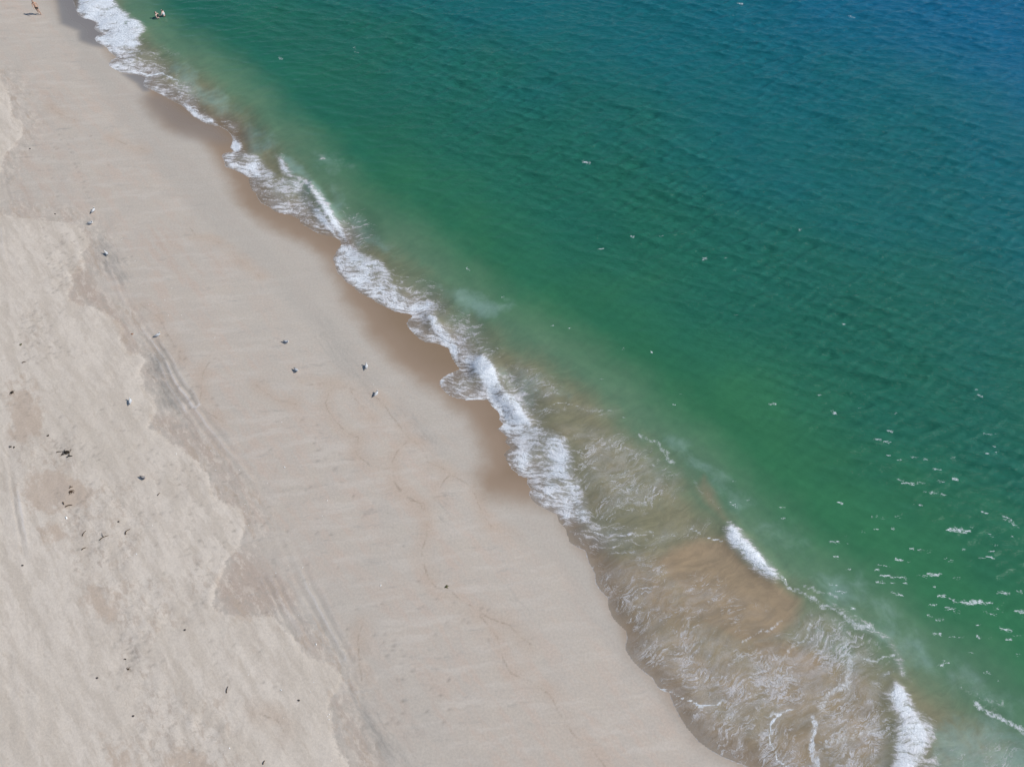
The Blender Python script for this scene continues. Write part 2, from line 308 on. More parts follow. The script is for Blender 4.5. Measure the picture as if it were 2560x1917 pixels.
# painted sun glints and small scraps of foam on the green water: x, y, half length, half height (pixels)
FLECKS = [(2268,1209,14,5),(2250,1200,8,4),(2300,1208,9,3),(2352,1203,8,3),(2386,1199,5,4),(2312,1230,6,3),(2337,1234,14,5),(2358,1238,8,3),(2290,1262,7,2),(2385,1324,16,9),(2405,1332,12,3),(2430,1318,6,3),(2418,1328,6,2),
 (2475,1338,11,4),(2462,1282,8,3),(2520,1300,12,9),(2538,1315,6,3),(2476,1377,6,3),(2470,1392,6,3),(2487,1362,5,2),(2475,1394,8,3),(2452,1396,8,3),(2528,1342,5,3),(2300,1376,8,4),(2278,1372,5,3),(2322,1380,3,2),(2377,1403,5,3),(2362,1395,4,2),(2409,1373,3,2),
 (2245,1400,9,3),(2270,1406,5,2),(2205,1414,16,3),(2330,1437,12,4),(2310,1441,7,3),(2345,1434,7,3),(2296,1440,4,2),(2236,1443,12,4),(2260,1446,6,3),(2390,1446,7,3),(2334,1469,3,2),(2370,1495,14,5),(2395,1504,14,6),(2420,1508,12,6),(2440,1505,12,7),(2468,1508,10,5),
 (2352,1490,8,3),(2495,1522,10,5),(2503,1482,12,5),(2515,1485,5,3),(2545,1478,9,6),(2372,1521,11,4),(2392,1530,7,3),(2462,1530,6,3),(2480,1536,7,4),(2550,1530,12,4),(2320,1540,6,3),(2345,1550,8,2),(2357,1549,5,2),(2500,1568,5,3),(2515,1574,12,4),(2443,1563,6,2),
 (2380,1592,10,2),(2402,1594,6,2),(2445,1593,5,4),(2472,1594,3,2),(2520,1600,6,2),(2425,1630,6,2),(2360,1655,7,2),(2352,1663,4,2),(2545,1638,7,4),(1930,1011,8,2),(2083,1031,5,3),(2240,1036,4,2),(2086,1036,4,2),(2046,990,4,2),(2148,1020,4,2),(2223,1080,7,3),(2193,1099,8,3),(2215,1107,7,3),(2220,1138,5,2),
 (2247,1152,4,2),(2283,1145,5,2),(2282,1143,9,3),(2312,1150,4,2),(2380,1146,5,2),(2340,1174,9,5),(2384,1086,0,0),(2465,1087,9,3),(2482,1086,6,3),(2447,992,6,4),(2437,975,4,2),(2466,1135,5,2),(2482,1117,3,2),(2490,1132,2,2),(1465,411,8,3),(2131,45,6,3),(2123,41,3,2),(1850,10,5,3),(892,133,4,2),(886,122,2,1),(702,148,3,5),
 (1579,595,3,2),(1584,594,2,1),(1652,594,4,2),(1495,623,2,1),(1503,623,4,1),(1762,646,5,2),(1815,648,3,1),(1840,790,5,2),(1560,873,2,2),(1629,882,2,2),(1340,975,3,2),(1380,815,3,1),(1422,823,2,1),(1505,948,5,2),(2185,1293,7,2),(2205,1295,6,2),(2246,1294,7,2),(2190,1322,4,2),(2230,1321,3,2),(1960,1297,6,2),
 (1955,1270,5,3),(1833,1263,7,6),(1800,1270,4,2),(2090,1392,5,3),(2120,1425,4,2),(2155,1330,3,2),(2086,1356,12,2),(2115,1358,4,2),(2262,1460,6,2),(2230,1459,9,2),(2191,1425,5,2),(2200,1456,10,2),(2130,1522,5,3),(2140,1540,6,2),(2235,1483,8,5),(2340,1585,9,3),(2250,1488,6,3),(2210,1440,12,2),(2080,1462,12,4),(2100,1480,12,4),(2465,1682,8,3),(2500,1703,6,2),(2540,1590,10,2),
 (2330,1512,10,2),(2100,1258,6,2),(2300,1263,5,2),(2110,1340,4,1),(1905,870,0,0),(1990,765,2,1),(2110,810,4,1),(2138,738,2,1),(2000,578,3,2),(1170,675,3,3),(1254,723,2,1),(1256,745,2,3),(1700,985,2,1),(1560,1045,2,1),(1684,1012,2,2),(1650,1220,0,0),(1835,1206,3,2),(1868,1253,2,2),(1450,1140,0,0)]
# clouds of fine bubbles and stirred-up sand under the surface
MIST = [([(700,388),(735,400),(800,470),(860,550),(905,610),(880,605),(820,520),(770,455),(720,430)],.95,.7), ([(440,150),(560,240),(620,300),(560,300),(470,240),(420,180)],.65,1.5),
 
 ([(560,300),(620,300),(690,350),(700,390),(640,390),(600,350)],.55,2.0), ([(790,385),(850,390),(880,420),(840,440),(790,420)],.55,1.2),
 ([(830,470),(900,540),(960,610),(1000,640),(960,640),(880,580),(820,520)],.55,1.5),
 ([(1100,720),(1200,740),(1280,760),(1240,790),(1150,790)],.75,1.3), ([(1180,920),(1350,940),(1420,990),(1300,1010)],.45,1.5),
 ([(1660,1100),(1750,1180),(1840,1280),(1880,1260),(1800,1180),(1720,1110)],.6,1.5), ([(1850,1260),(1960,1310),(2050,1400),(1980,1400),(1900,1340)],.4,2.5),
 ([(2000,1440),(2150,1450),(2260,1560),(2340,1680),(2260,1680),(2180,1580),(2080,1510)],.6,2.0),
 ([(2300,1640),(2420,1670),(2560,1760),(2540,1800),(2420,1750)],.45,2.0), ([(2330,1830),(2460,1790),(2600,1890),(2600,1990),(2330,1990)],.8,1.6),
 ([(1500,1080),(1600,1110),(1700,1200),(1700,1300),(1560,1280),(1480,1180)],.2,2.0), ([(1950,1500),(2060,1530),(2180,1610),(2120,1690),(2020,1620)],.3,1.5),
 ([(700,390),(740,420),(800,480),(850,540),(900,610),(860,600),(790,500),(730,450)],.6,1.0),
 ([(440,200),(520,240),(600,290),(560,310),(500,270)],.5,1.2),
]
TURBID = [(330,60),(390,110),(450,148),(520,195),(580,245),(620,290),(660,335),(700,365),(745,415),(790,470),(850,545),(930,590),(1000,640),(1070,690),(1120,740),(1180,795),(1250,840),(1340,885),(1420,935),
 (1500,990),(1570,1060),(1640,1120),(1715,1190),(1785,1270),(1835,1315),(1900,1390),(1960,1450),(2070,1515),(2170,1575),(2235,1630),(2300,1685),(2380,1735),(2460,1790),(2560,1880)]
BROWNWATER = [([(1480,1380),(1700,1380),(1900,1600),(2100,1640),(2220,1720),(2215,1990),(1900,1990),(1700,1800),(1560,1640)],.62,1.5), ([(1250,1000),(1500,1060),(1600,1200),(1480,1340),(1380,1240)],.35,1.5),
 ([(1640,1400),(1740,1350),(1812,1350),(1860,1410),(1950,1460),(2000,1500),(1985,1560),(1950,1590),(1850,1610),(1750,1560),(1700,1480)],1.0,1.3),
 ([(1430,1370),(1600,1390),(1700,1450),(1720,1540),(1640,1600),(1570,1570),(1500,1450)],.75,1.5),
 ([(1870,1590),(1960,1590),(2060,1640),(2080,1700),(2000,1720),(1880,1660)],.8,1.2), ([(1680,1740),(1800,1780),(1900,1900),(1800,1890)],.8,.8),
 ([(1700,1890),(2000,1890),(2000,1990),(1800,1990)],.8,1.0), ([(2070,1880),(2225,1880),(2225,1990),(2070,1990)],.35,.8), ([(1760,1170),(1790,1230),(1840,1320),(1800,1310),(1730,1220)],.5,.8)]
ROLLERS = [([(1812,1315),(1808,1345),(1858,1402),(1930,1456),(1952,1446),(1902,1388),(1838,1314)],.38,.9), ([(1178,900),(1178,930),(1215,975),(1260,1055),(1320,1050),(1270,970),(1235,905),(1205,885)],.38,.8),
 ([(1050,770),(1070,810),(1127,884),(1147,914),(1150,880),(1120,815),(1080,775)],.22,.5), ([(2236,1700),(2208,1735),(2234,1830),(2225,1990),(2290,1990),(2310,1840),(2262,1722)],.10,1.0),
 ([(760,480),(830,575),(852,592),(868,600),(830,530),(780,460)],.30,.8), ([(1955,1448),(2120,1556),(2180,1582),(2190,1570),(2050,1500)],.07,.5), ([(575,325),(575,372),(603,372),(595,340)],.22,.5),
 ([(187,-80),(190,30),(234,95),(290,118),(360,100),(330,45),(285,-5),(230,-80)],.22,1.2), ([(2430,1750),(2530,1812),(2640,1912),(2660,1890),(2540,1790),(2450,1745)],.06,.6)]

# extend the long lines beyond the photo along the shore
def extend(p, n=60, step=9.0, amp=1.6, seed=1):
    r = np.random.default_rng(seed)
    d = SHD
    up = []; q = p[0].copy(); off0 = (p[0] - SH0) @ SHN
    for k in range(1, n):
        st = step * (1 + k * 0.08); q = q + d * st
        up.append(q + SHN * amp * r.normal())
    dn = []; q = p[-1].copy()
    for k in range(1, n):
        st = step * (1 + k * 0.08); q = q - d * st
        dn.append(q + SHN * amp * r.normal())
    return np.array(up[::-1] + list(p) + dn)

def closed_land(line):
    far = 9000.0
    a = line[0] - SHN * far; b = line[-1] - SHN * far
    return np.array(list(line) + [b, a])

w_line = extend(P(WATERLINE), amp=1.2, seed=3)
wet_line = extend(P(WETLINE), amp=1.0, seed=3)
damp_line = extend(P(DAMPLINE), amp=1.0, seed=5)
tur_line = extend(P(TURBID), amp=1.5, seed=6)
land_w = closed_land(w_line); land_wet = closed_land(wet_line); land_damp = closed_land(damp_line); land_tur = closed_land(tur_line)

def water_sd(X, Y):  return -sdf(X, Y, land_w)      # positive out to sea

# ------------------------------------------------------------------ random height fields made with an FFT (tile repeats far away only)
def field(N, dx, spec, seed):
    r = np.random.default_rng(seed)
    k = np.fft.fftfreq(N, dx) * 2 * math.pi
    KX, KY = np.meshgrid(k, k, indexing='ij')
    K = np.hypot(KX, KY); K[0, 0] = 1e-6
    A = spec(KX, KY, K); A[0, 0] = 0
    W = np.fft.fft2(r.normal(size=(N, N))) * A
    return W, KX, KY, K

def sample(T, dx, X, Y):
    N = T.shape[0]
    fx = (X / dx) % N; fy = (Y / dx) % N
    i = np.floor(fx).astype(int); j = np.floor(fy).astype(int)
    a = fx - i; b = fy - j; i %= N; j %= N; i1 = (i + 1) % N; j1 = (j + 1) % N
    return (T[i, j] * (1 - a) * (1 - b) + T[i1, j] * a * (1 - b) + T[i, j1] * (1 - a) * b + T[i1, j1] * a * b)

WN, WDX = 1024, 0.14
def wave_spec(KX, KY, K):
    def comp(lam, dirx, diry, spread, amp, pw=1.0):
        k0 = 2 * math.pi / lam
        n = math.hypot(dirx, diry); c = (KX * dirx + KY * diry) / (K * n)
        ang = np.abs(c) ** spread
        s = np.exp(-0.9 * (k0 / K) ** 2) * (K / k0) ** (-2.35 * pw)
        s = np.where(K < k0 * 0.45, 0, s)
        return amp * s * ang
    S = comp(1.8, 0.06, 1.0, 7, 1.0) + comp(6.5, 0.60, 0.80, 14, 2.6, 1.3) + comp(1.0, -0.25, 1.0, 4, 0.45) + comp(3.0, 0.38, 0.92, 7, .8) + comp(2.2, -0.25, 0.97, 6, .28)
    return S * np.exp(-(K * 0.04) ** 2)
W, KX, KY, K = field(WN, WDX, wave_spec, 21)
wave_h = np.fft.ifft2(W).real
sc = 1.0 / wave_h.std()
wave_h *= sc
wave_dx = np.fft.ifft2(-1j * W * KX / K).real * sc
wave_dy = np.fft.ifft2(-1j * W * KY / K).real * sc
W2, *_ = field(512, 0.35, lambda a, b, k: k ** -2.2 * (k > 0.05), 5)
lump = np.fft.ifft2(W2).real; lump /= lump.std()
W3, *_ = field(1024, 0.12, lambda a, b, k: k ** -1.5 * (k > 1.2) * np.exp(-(k * 0.07) ** 2), 8)
rough = np.fft.ifft2(W3).real; rough /= rough.std()

# ------------------------------------------------------------------ mesh sheets
def axis(lo, hi, step, far_lo, far_hi, g=1.28):
    mid = np.arange(lo, hi + step * 0.5, step)
    a = []; x = lo; s = step
    while x > far_lo:
        s = min(s * g, 900); x -= s; a.append(x)
    b = []; x = mid[-1]; s = step
    while x < far_hi:
        s = min(s * g, 900); x += s; b.append(x)
    return np.concatenate([np.array(a[::-1]), mid, np.array(b)])

def sheet(name, X, Y, Z, keep, mat, attrs):
    nx, ny = X.shape
    idx = np.arange(nx * ny).reshape(nx, ny)
    q = np.stack([idx[:-1, :-1], idx[1:, :-1], idx[1:, 1:], idx[:-1, 1:]], -1)
    if keep is not None:
        k4 = keep[:-1, :-1] | keep[1:, :-1] | keep[1:, 1:] | keep[:-1, 1:]
        q = q[k4]
    q = q.reshape(-1, 4)
    used = np.zeros(nx * ny, bool); used[q.ravel()] = True
    remap = np.cumsum(used) - 1
    co = np.stack([X.ravel()[used], Y.ravel()[used], Z.ravel()[used]], -1).astype(np.float32)
    q = remap[q].astype(np.int32)
    me = bpy.data.meshes.new(name)
    me.vertices.add(len(co)); me.vertices.foreach_set('co', co.ravel())
    me.loops.add(q.size); me.loops.foreach_set('vertex_index', q.ravel())
    me.polygons.add(len(q))
    me.polygons.foreach_set('loop_start', np.arange(0, q.size, 4, dtype=np.int32))
    me.polygons.foreach_set('loop_total', np.full(len(q), 4, dtype=np.int32))
    me.polygons.foreach_set('use_smooth', np.ones(len(q), bool))
    me.update(calc_edges=True)
    for n, a in attrs.items():
        at_ = me.attributes.new(n, 'FLOAT', 'POINT')
        at_.data.foreach_set('value', a.ravel()[used].astype(np.float32))
    me.materials.append(mat)
    o = bpy.data.objects.new(name, me); col.objects.link(o)
    return o

# ------------------------------------------------------------------ node helper
class NG:
    def __init__(s, name):
        s.m = bpy.data.materials.new(name); s.m.use_nodes = True
        s.t = s.m.node_tree; s.t.nodes.clear()
        s.out = s.t.nodes.new('ShaderNodeOutputMaterial')
    def n(s, k, **kw):
        x = s.t.nodes.new(k)
        for a, b in kw.items(): setattr(x, a, b)
        return x
    def put(s, sock, v):
        if v is None: return
        if isinstance(v, bpy.types.NodeSocket): s.t.links.new(v, sock)
        elif isinstance(v, (tuple, list)):
            sock.default_value = tuple(v) + (1.0,) if (len(v) == 3 and len(sock.default_value) == 4) else tuple(v)
        else: sock.default_value = v
    def math(s, op, a, b=None, c=None, clamp=False):
        x = s.n('ShaderNodeMath', operation=op, use_clamp=clamp)
        for i, v in enumerate((a, b, c)): s.put(x.inputs[i], v)
        return x.outputs[0]
    def add(s, a, b): return s.math('ADD', a, b)
    def mul(s, a, b): return s.math('MULTIPLY', a, b)
    def mx(s, a, b): return s.math('MAXIMUM', a, b)
    def attr(s, name): return s.n('ShaderNodeAttribute', attribute_name=name).outputs['Fac']
    def sm(s, v, lo, hi, a=0.0, b=1.0, kind='SMOOTHSTEP'):
        x = s.n('ShaderNodeMapRange', interpolation_type=kind)
        s.put(x.inputs[0], v); s.put(x.inputs[1], lo); s.put(x.inputs[2], hi); s.put(x.inputs[3], a); s.put(x.inputs[4], b)
        return x.outputs[0]
    def mix(s, f, a, b, mode='MIX'):
        x = s.n('ShaderNodeMix', data_type='RGBA', blend_type=mode)
        s.put(x.inputs[0], f); s.put(x.inputs[6], a); s.put(x.inputs[7], b)
        return x.outputs[2]
    def map(s, v, scale=(1, 1, 1), rot=(0, 0, 0), loc=(0, 0, 0)):
        if any(rot):
            x = s.n('ShaderNodeMapping'); s.put(x.inputs[0], v); x.inputs[2].default_value = rot; v = x.outputs[0]
        x = s.n('ShaderNodeMapping')
        s.put(x.inputs[0], v); x.inputs[1].default_value = loc; x.inputs[3].default_value = scale
        return x.outputs[0]
    def noise(s, v, scale, detail=4, rough=.55, dist=0.0, col=False):
        x = s.n('ShaderNodeTexNoise')
        s.put(x.inputs['Vector'], v); x.inputs['Scale'].default_value = scale; x.inputs['Detail'].default_value = detail
        x.inputs['Roughness'].default_value = rough; x.inputs['Distortion'].default_value = dist
        return x.outputs['Color' if col else 'Fac']
    def vor(s, v, scale, feature='F1', out='Distance', rnd=1.0):
        x = s.n('ShaderNodeTexVoronoi', feature=feature)
        s.put(x.inputs['Vector'], v); x.inputs['Scale'].default_value = scale; x.inputs['Randomness'].default_value = rnd
        return x.outputs[out]
    def vadd(s, a, b, op='ADD'):
        x = s.n('ShaderNodeVectorMath', operation=op); s.put(x.inputs[0], a); s.put(x.inputs[1], b); return x.outputs[0]
    def vscale(s, a, k):
        x = s.n('ShaderNodeVectorMath', operation='SCALE'); s.put(x.inputs[0], a); s.put(x.inputs['Scale'], k); return x.outputs[0]
    def warp(s, v, scale, amt):
        c = s.noise(v, scale, 2, .5, col=True)
        return s.vadd(v, s.vscale(s.vadd(c, (.5, .5, .5), 'SUBTRACT'), amt))
    def bump(s, h, strength, dist, normal=None):
        x = s.n('ShaderNodeBump'); x.inputs['Strength'].default_value = strength; x.inputs['Distance'].default_value = dist
        s.put(x.inputs['Height'], h); s.put(x.inputs['Normal'], normal); return x.outputs[0]
    def bsdf(s, color, rough, normal=None, ior=1.45, spec=0.5):
        x = s.n('ShaderNodeBsdfPrincipled')
        s.put(x.inputs['Base Color'], color); s.put(x.inputs['Roughness'], rough); s.put(x.inputs['Normal'], normal)
        s.put(x.inputs['IOR'], ior); s.put(x.inputs['Specular IOR Level'], spec)
        return x.outputs[0]
    def mixs(s, f, a, b):
        x = s.n('ShaderNodeMixShader'); s.put(x.inputs[0], f); s.put(x.inputs[1], a); s.put(x.inputs[2], b); return x.outputs[0]
    def done(s, sh): s.t.links.new(sh, s.out.inputs[0]); return s.m

# ------------------------------------------------------------------ sand material
def sand_material():
    g = NG('beach_sand')
    pos = g.n('ShaderNodeNewGeometry').outputs['Position']
    p = g.map(pos, (1, 1, 0))
    dry, brown, wet, damp = g.attr('dry'), g.attr('brown'), g.attr('wet'), g.attr('damp')
    wrack, dark, dent, film_sheen = g.attr('wrack'), g.attr('dark'), g.attr('dent'), g.attr('film_sheen')
    rut = g.attr('rut')
    churn = g.attr('churn')
    pw = g.warp(p, 1.3, 0.5)
    n_big = g.noise(p, .07, 3)
    n_mid = g.noise(p, .45, 5, .6)
    n_fine = g.noise(p, 6.0, 5, .7)
    n_grain = g.noise(p, 22.0, 3, .7)
    xs = g.map(pw, (.32, 1.7, 1), (0, 0, math.radians(-8)))
    n_cross = g.noise(xs, .7, 6, .64)
    # base: damp, smoothed beach face
    along = g.map(pw, (.22, 1.25, 1), (0, 0, math.radians(-130)))
    n_al = g.noise(along, .8, 7, .66, .3); n_al2 = g.noise(along, 2.6, 6, .7)
    c = g.mix(g.sm(n_mid, .34, .66), (0.488, 0.420, 0.348), (0.467, 0.406, 0.343))
    c = g.mix(g.mul(g.sm(n_al, .45, .62), .85), c, (0.494, 0.401, 0.327))
    c = g.mix(g.mul(g.sm(n_cross, .46, .66), .62), c, (0.537, 0.473, 0.404))
    c = g.mix(g.mul(g.sm(n_big, .42, .62), .50), c, (0.459, 0.409, 0.348))
    # smooth brown damp patches
    bs_ = g.add(brown, g.mul(g.add(n_al, -.5), 1.5))
    c = g.mix(g.mul(g.sm(bs_, .10, .95), .80), c, (0.418, 0.328, 0.263))
    # dry sand
    d_edge = g.add(dry, g.add(g.mul(g.add(g.noise(p, 1.3, 6, .72), -.5), 1.3), g.mul(g.add(g.noise(p, 6, 4, .7), -.5), .35)))
    dmask = g.sm(d_edge, -.07, .07)
    dc = g.mix(g.sm(g.noise(p, .9, 6, .65), .35, .65), (0.626, 0.547, 0.460), (0.585, 0.508, 0.425))
    dc = g.mix(g.mul(g.sm(n_al, .42, .62), .85), dc, (0.508, 0.435, 0.357))
    dc = g.mix(g.mul(g.sm(n_big, .5, .7), .5), dc, (0.519, 0.447, 0.366))
    dc = g.mix(g.mul(g.sm(n_al2, .50, .70), .50), dc, (0.456, 0.380, 0.302))
    dp = g.add(brown, g.add(g.mul(g.add(g.noise(p, 1.1, 7, .74), -.5), 1.7), g.mul(g.add(n_al, -.5), 1.6)))
    dc = g.mix(g.mul(g.sm(dp, .30, .74), .62), dc, (0.447, 0.344, 0.262))
    # churned strip beside the dry edge: mottled light, grey and brown
    zone = g.mul(g.sm(dry, -2.9, -1.2), g.sm(wet, 0, -3))
    m1 = g.noise(g.map(pw, (.5, 1.1, 1), (0, 0, math.radians(-128))), 1.9, 7, .74)
    m2 = g.noise(g.map(pw, (.35, 1.2, 1), (0, 0, math.radians(-128))), 1.0, 7, .7)
    c = g.mix(g.mul(zone, g.sm(m1, .50, .60, 0, .7)), c, (0.570, 0.491, 0.407))
    c = g.mix(g.mul(zone, g.sm(m2, .52, .64, 0, .8)), c, (0.425, 0.340, 0.266))
    c = g.mix(g.mul(zone, g.sm(m1, .36, .48, .6, 0)), c, (0.399, 0.351, 0.291))
    # churned parts of the dry sand
    dc = g.mix(g.mul(g.sm(churn, .1, .8), g.sm(m1, .50, .62, 0, .8)), dc, (0.458, 0.375, 0.301))
    dc = g.mix(g.mul(g.sm(churn, .1, .8), g.sm(g.noise(p, 3.5, 6, .75), .52, .66, 0, .6)), dc, (0.396, 0.340, 0.278))
    dc = g.mix(g.sm(m2, .56, .70, 0, .55), dc, (0.487, 0.409, 0.337))
    c = g.mix(dmask, c, dc)
    # dark mineral sand in ruts and streaks
    dk = g.add(dark, g.add(g.mul(g.add(n_al2, -.5), 1.7), -.08))
    c = g.mix(g.mul(g.sm(dk, .10, 1.0), .62), c, (0.205, 0.198, 0.182))
    gk = g.mul(g.sm(g.noise(xs, .9, 6, .66), .56, .78), g.sm(d_edge, -1, 1, .55, .08))
    c = g.mix(gk, c, (0.285, 0.270, 0.245))
    # damp grey strip above the wet band
    c = g.mix(g.mul(g.sm(g.add(damp, g.mul(g.add(n_mid, -.5), 2.4)), -.4, 1.4), .55), c, (0.403, 0.361, 0.310))
    # strandlines: a broken thin line with a soft stain on it
    wob = g.add(wrack, g.mul(g.add(g.noise(p, 5, 4, .7), -.5), .16))
    wl = g.mul(g.sm(wob, .0, .11, 1, 0), g.sm(g.noise(p, .9, 4, .6), .40, .64, .0, .55))
    c = g.mix(g.mul(g.sm(wrack, 0.0, 1.25, 1, 0), g.sm(g.noise(p, .35, 3), .35, .6, .15, .55)), c, (0.459, 0.355, 0.273))
    c = g.mix(wl, c, (0.270, 0.212, 0.160))
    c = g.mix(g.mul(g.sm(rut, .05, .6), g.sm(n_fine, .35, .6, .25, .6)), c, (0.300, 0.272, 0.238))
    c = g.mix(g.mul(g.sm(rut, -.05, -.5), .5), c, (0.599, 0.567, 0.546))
    # specks
    v = g.vor(p, 3.2)
    keep = g.sm(g.noise(p, .6, 3), .50, .56)
    sp = g.mul(g.mul(g.sm(v, .03, .075, 1, 0), keep), .45)
    c = g.mix(sp, c, (0.140, 0.120, 0.100))
    c = g.mix(g.mul(dent, .50), c, (0.190, 0.165, 0.140))  # shade inside the footprints and dents, painted into the sand colour
    c = g.mix(1.0, c, g.mix(g.sm(n_fine, .3, .7), (0.930, 0.930, 0.930), (1.065, 1.06, 1.05)), 'MULTIPLY')
    c = g.mix(.8, c, g.mix(g.sm(n_grain, .3, .7), (0.960, 0.960, 0.960), (1.035, 1.035, 1.035)), 'MULTIPLY')
    # wet band
    wj = g.add(wet, g.mul(g.add(g.noise(pw, .35, 4, .6), -.5), 1.6))
    wm = g.sm(wj, -.6, 1.7)
    wet_c = g.mix(g.sm(wj, 1.2, 4.2), (.285, .205, .142), (.240, .168, .106))
    c = g.mix(wm, c, wet_c)
    c = g.mix(g.mul(film_sheen, .8), c, (.205, .192, .180))  # grey sky reflection of the wet film, painted into the colour
    r = g.mul(g.sm(wj, .6, 2.6, .88, .32), g.sm(film_sheen, 0, 1, 1, .35))
    h = g.add(g.mul(g.noise(p, 3.0, 7, .72), .6), g.mul(g.noise(p, 14, 4, .7), .25))
    bs = g.n('ShaderNodeBump'); bs.inputs['Distance'].default_value = .07
    g.put(bs.inputs['Height'], h); g.put(bs.inputs['Strength'], g.mul(g.sm(wj, -1.5, .8, 1, .03), g.sm(d_edge, -.2, .4, .25, .5)))
    sp_ = g.add(g.sm(wj, .4, 2.4, .12, .5), g.mul(film_sheen, .8))
    return g.done(g.bsdf(c, r, bs.outputs[0], 1.40, sp_))

# ------------------------------------------------------------------ sea material
def sea_material():
    g = NG('sea_water')
    pos = g.n('ShaderNodeNewGeometry').outputs['Position']
    p = g.map(pos, (1, 1, 0))
    w, off, tur = g.attr('w'), g.attr('off'), g.attr('tur')
    foam, lace, line, fleck = g.attr('foam'), g.attr('lace'), g.attr('line'), g.attr('fleck')
    mist, brown, calm = g.attr('mist'), g.attr('brown'), g.attr('calm')
    n1 = g.noise(p, .06, 3, .6); n2 = g.noise(p, .28, 4, .6)
    # colour of the water column, with distant sky reflection painted in as blue
    o = g.add(off, g.mul(g.add(n1, -.5), 34))
    c = g.mix(g.sm(o, 6, 30), (.036, .158, .070), (.018, .128, .080))
    c = g.mix(g.sm(o, 26, 68), c, (.009, .122, .132))
    c = g.mix(g.sm(o, 60, 108), c, (.005, .116, .215))
    t = g.add(tur, g.mul(g.add(n2, -.5), 3.2))
    c = g.mix(g.sm(t, 0.0, 6.5, 1, 0), c, (.112, .200, .118))
    c = g.mix(g.sm(t, -2.6, 1.4, 1, 0), c, (.208, .196, .120))
    c = g.mix(g.mul(g.sm(g.add(mist, g.mul(g.add(g.noise(g.warp(p, .4, 1.5), .5, 6, .62), -.5), 1.8)), .10, .95), g.mul(g.sm(mist, .02, .3), .60)), c, (.25, .37, .31))
    shore = g.sm(w, .6, 2.6, 1, 0)
    c = g.mix(g.mul(shore, .8), c, (.268, .205, .142))
    c = g.mix(g.sm(g.add(brown, g.mul(g.add(n2, -.5), .7)), .2, .8), c, (.300, .226, .142))
    c = g.mix(.7, c, g.mix(g.sm(g.noise(p, .9, 5, .65), .3, .7), (.93, .94, .95), (1.06, 1.05, 1.03)), 'MULTIPLY')
    # stirred sand drifting in the shallows
    dr = g.map(g.warp(g.warp(p, .3, 2.5), 1.4, .5), (.35, 1.6, 1), (0, 0, math.radians(-28)))
    dn = g.noise(dr, 1.1, 7, .68)
    c = g.mix(g.sm(t, -3, 4, .9, 0), c, g.mix(g.sm(dn, .34, .66), (.86, .87, .88), (1.14, 1.13, 1.12)), 'MULTIPLY')
    c = g.mix(g.sm(t, 2, 20, .55, .25), c, g.mix(g.sm(g.noise(g.map(g.warp(p, .08, 8), (.5, 1.3, 1), (0, 0, math.radians(-130))), .16, 6, .62), .36, .64), (.86, .88, .90), (1.16, 1.12, 1.10)), 'MULTIPLY')
    # foam
    pa = g.warp(g.warp(p, .35, 1.6), 1.6, .35)
    st = g.map(pa, (.55, 2.3, 1), (0, 0, math.radians(6)))
    ts = g.noise(st, 1.5, 8, .68, .35)
    tf = g.noise(pa, 5.5, 5, .7)
    foam = g.math('ADD', foam, g.mul(g.sm(foam, .1, .6), g.mul(g.add(g.noise(pa, .6, 4, .6), -.5), 1.1)))
    tex = g.add(g.mul(g.add(ts, -.5), 2.1), g.mul(g.add(tf, -.5), .7))
    fd = g.mul(g.sm(g.add(foam, tex), .28, .86), g.sm(foam, .03, .22))
    fd = g.mx(fd, g.mul(g.sm(foam, .1, .8), .34))
    lw = g.warp(g.warp(g.warp(p, .22, 3.0), 1.0, .8), 3.5, .22)
    lw = g.map(lw, (.45, 1.9, 1), (0, 0, math.radians(-30)))
    v1 = g.vor(lw, .9, 'DISTANCE_TO_EDGE'); v2 = g.vor(g.warp(lw, 2.5, .4), 3.6, 'DISTANCE_TO_EDGE')
    r1 = g.math('ABSOLUTE', g.add(g.noise(lw, 1.2, 7, .66), -.5))
    r2 = g.math('ABSOLUTE', g.add(g.noise(lw, 4.2, 5, .65), -.5))
    L = g.mx(g.sm(r1, 0, .06, 1, 0), g.mul(g.sm(r2, 0, .075, 1, 0), .78))
    L = g.mx(L, g.mul(g.sm(v1, 0, .07, 1, 0), .75))
    L = g.mx(L, g.mul(g.sm(v2, 0, .14, 1, 0), .60))
    patch = g.noise(g.warp(p, .5, 2.0), .38, 5, .62)
    L = g.mul(L, g.mul(g.sm(g.noise(lw, 2.4, 5, .7), .32, .62, .25, 1.05), g.sm(patch, .34, .60, .45, 1.1)))
    thr = g.math('SUBTRACT', 1.10, lace)
    fl = g.mul(g.sm(L, g.add(thr, -.34), g.add(thr, .34)), g.sm(lace, .05, .3))
    milk = g.mul(g.sm(lace, .05, .8), g.sm(g.noise(lw, .9, 7, .68), .36, .66, .05, .48))
    fl = g.mx(g.mul(fl, .78), milk)
    ln = g.mul(line, g.sm(g.add(line, g.mul(g.add(g.noise(pa, 3.2, 7, .75), -.5), 3.0)), .30, 1.05))
    # thin bright lip where the swash ends
    lip = g.mul(g.sm(g.add(w, g.mul(g.add(g.noise(p, 4, 3), -.5), .10)), .02, .13, 1, 0), g.sm(g.noise(p, .35, 3), .40, .58, .15, .85))
    fk = g.sm(g.add(fleck, g.mul(g.add(g.noise(g.map(p, (.6, 1.5, 1), (0, 0, math.radians(15))), 6, 5, .85), -.5), 4.2)), .62, .95)  # white flecks: sun glints painted in, along with scraps of foam
    fk = g.mul(fk, g.sm(fleck, .10, .35))
    F = g.mx(g.mx(fd, fl), g.mx(ln, g.mx(lip, g.mul(fk, .80))))
    F = g.math('MINIMUM', F, .97)
    # ripples too small for the mesh
    rp = g.warp(p, .8, .4)
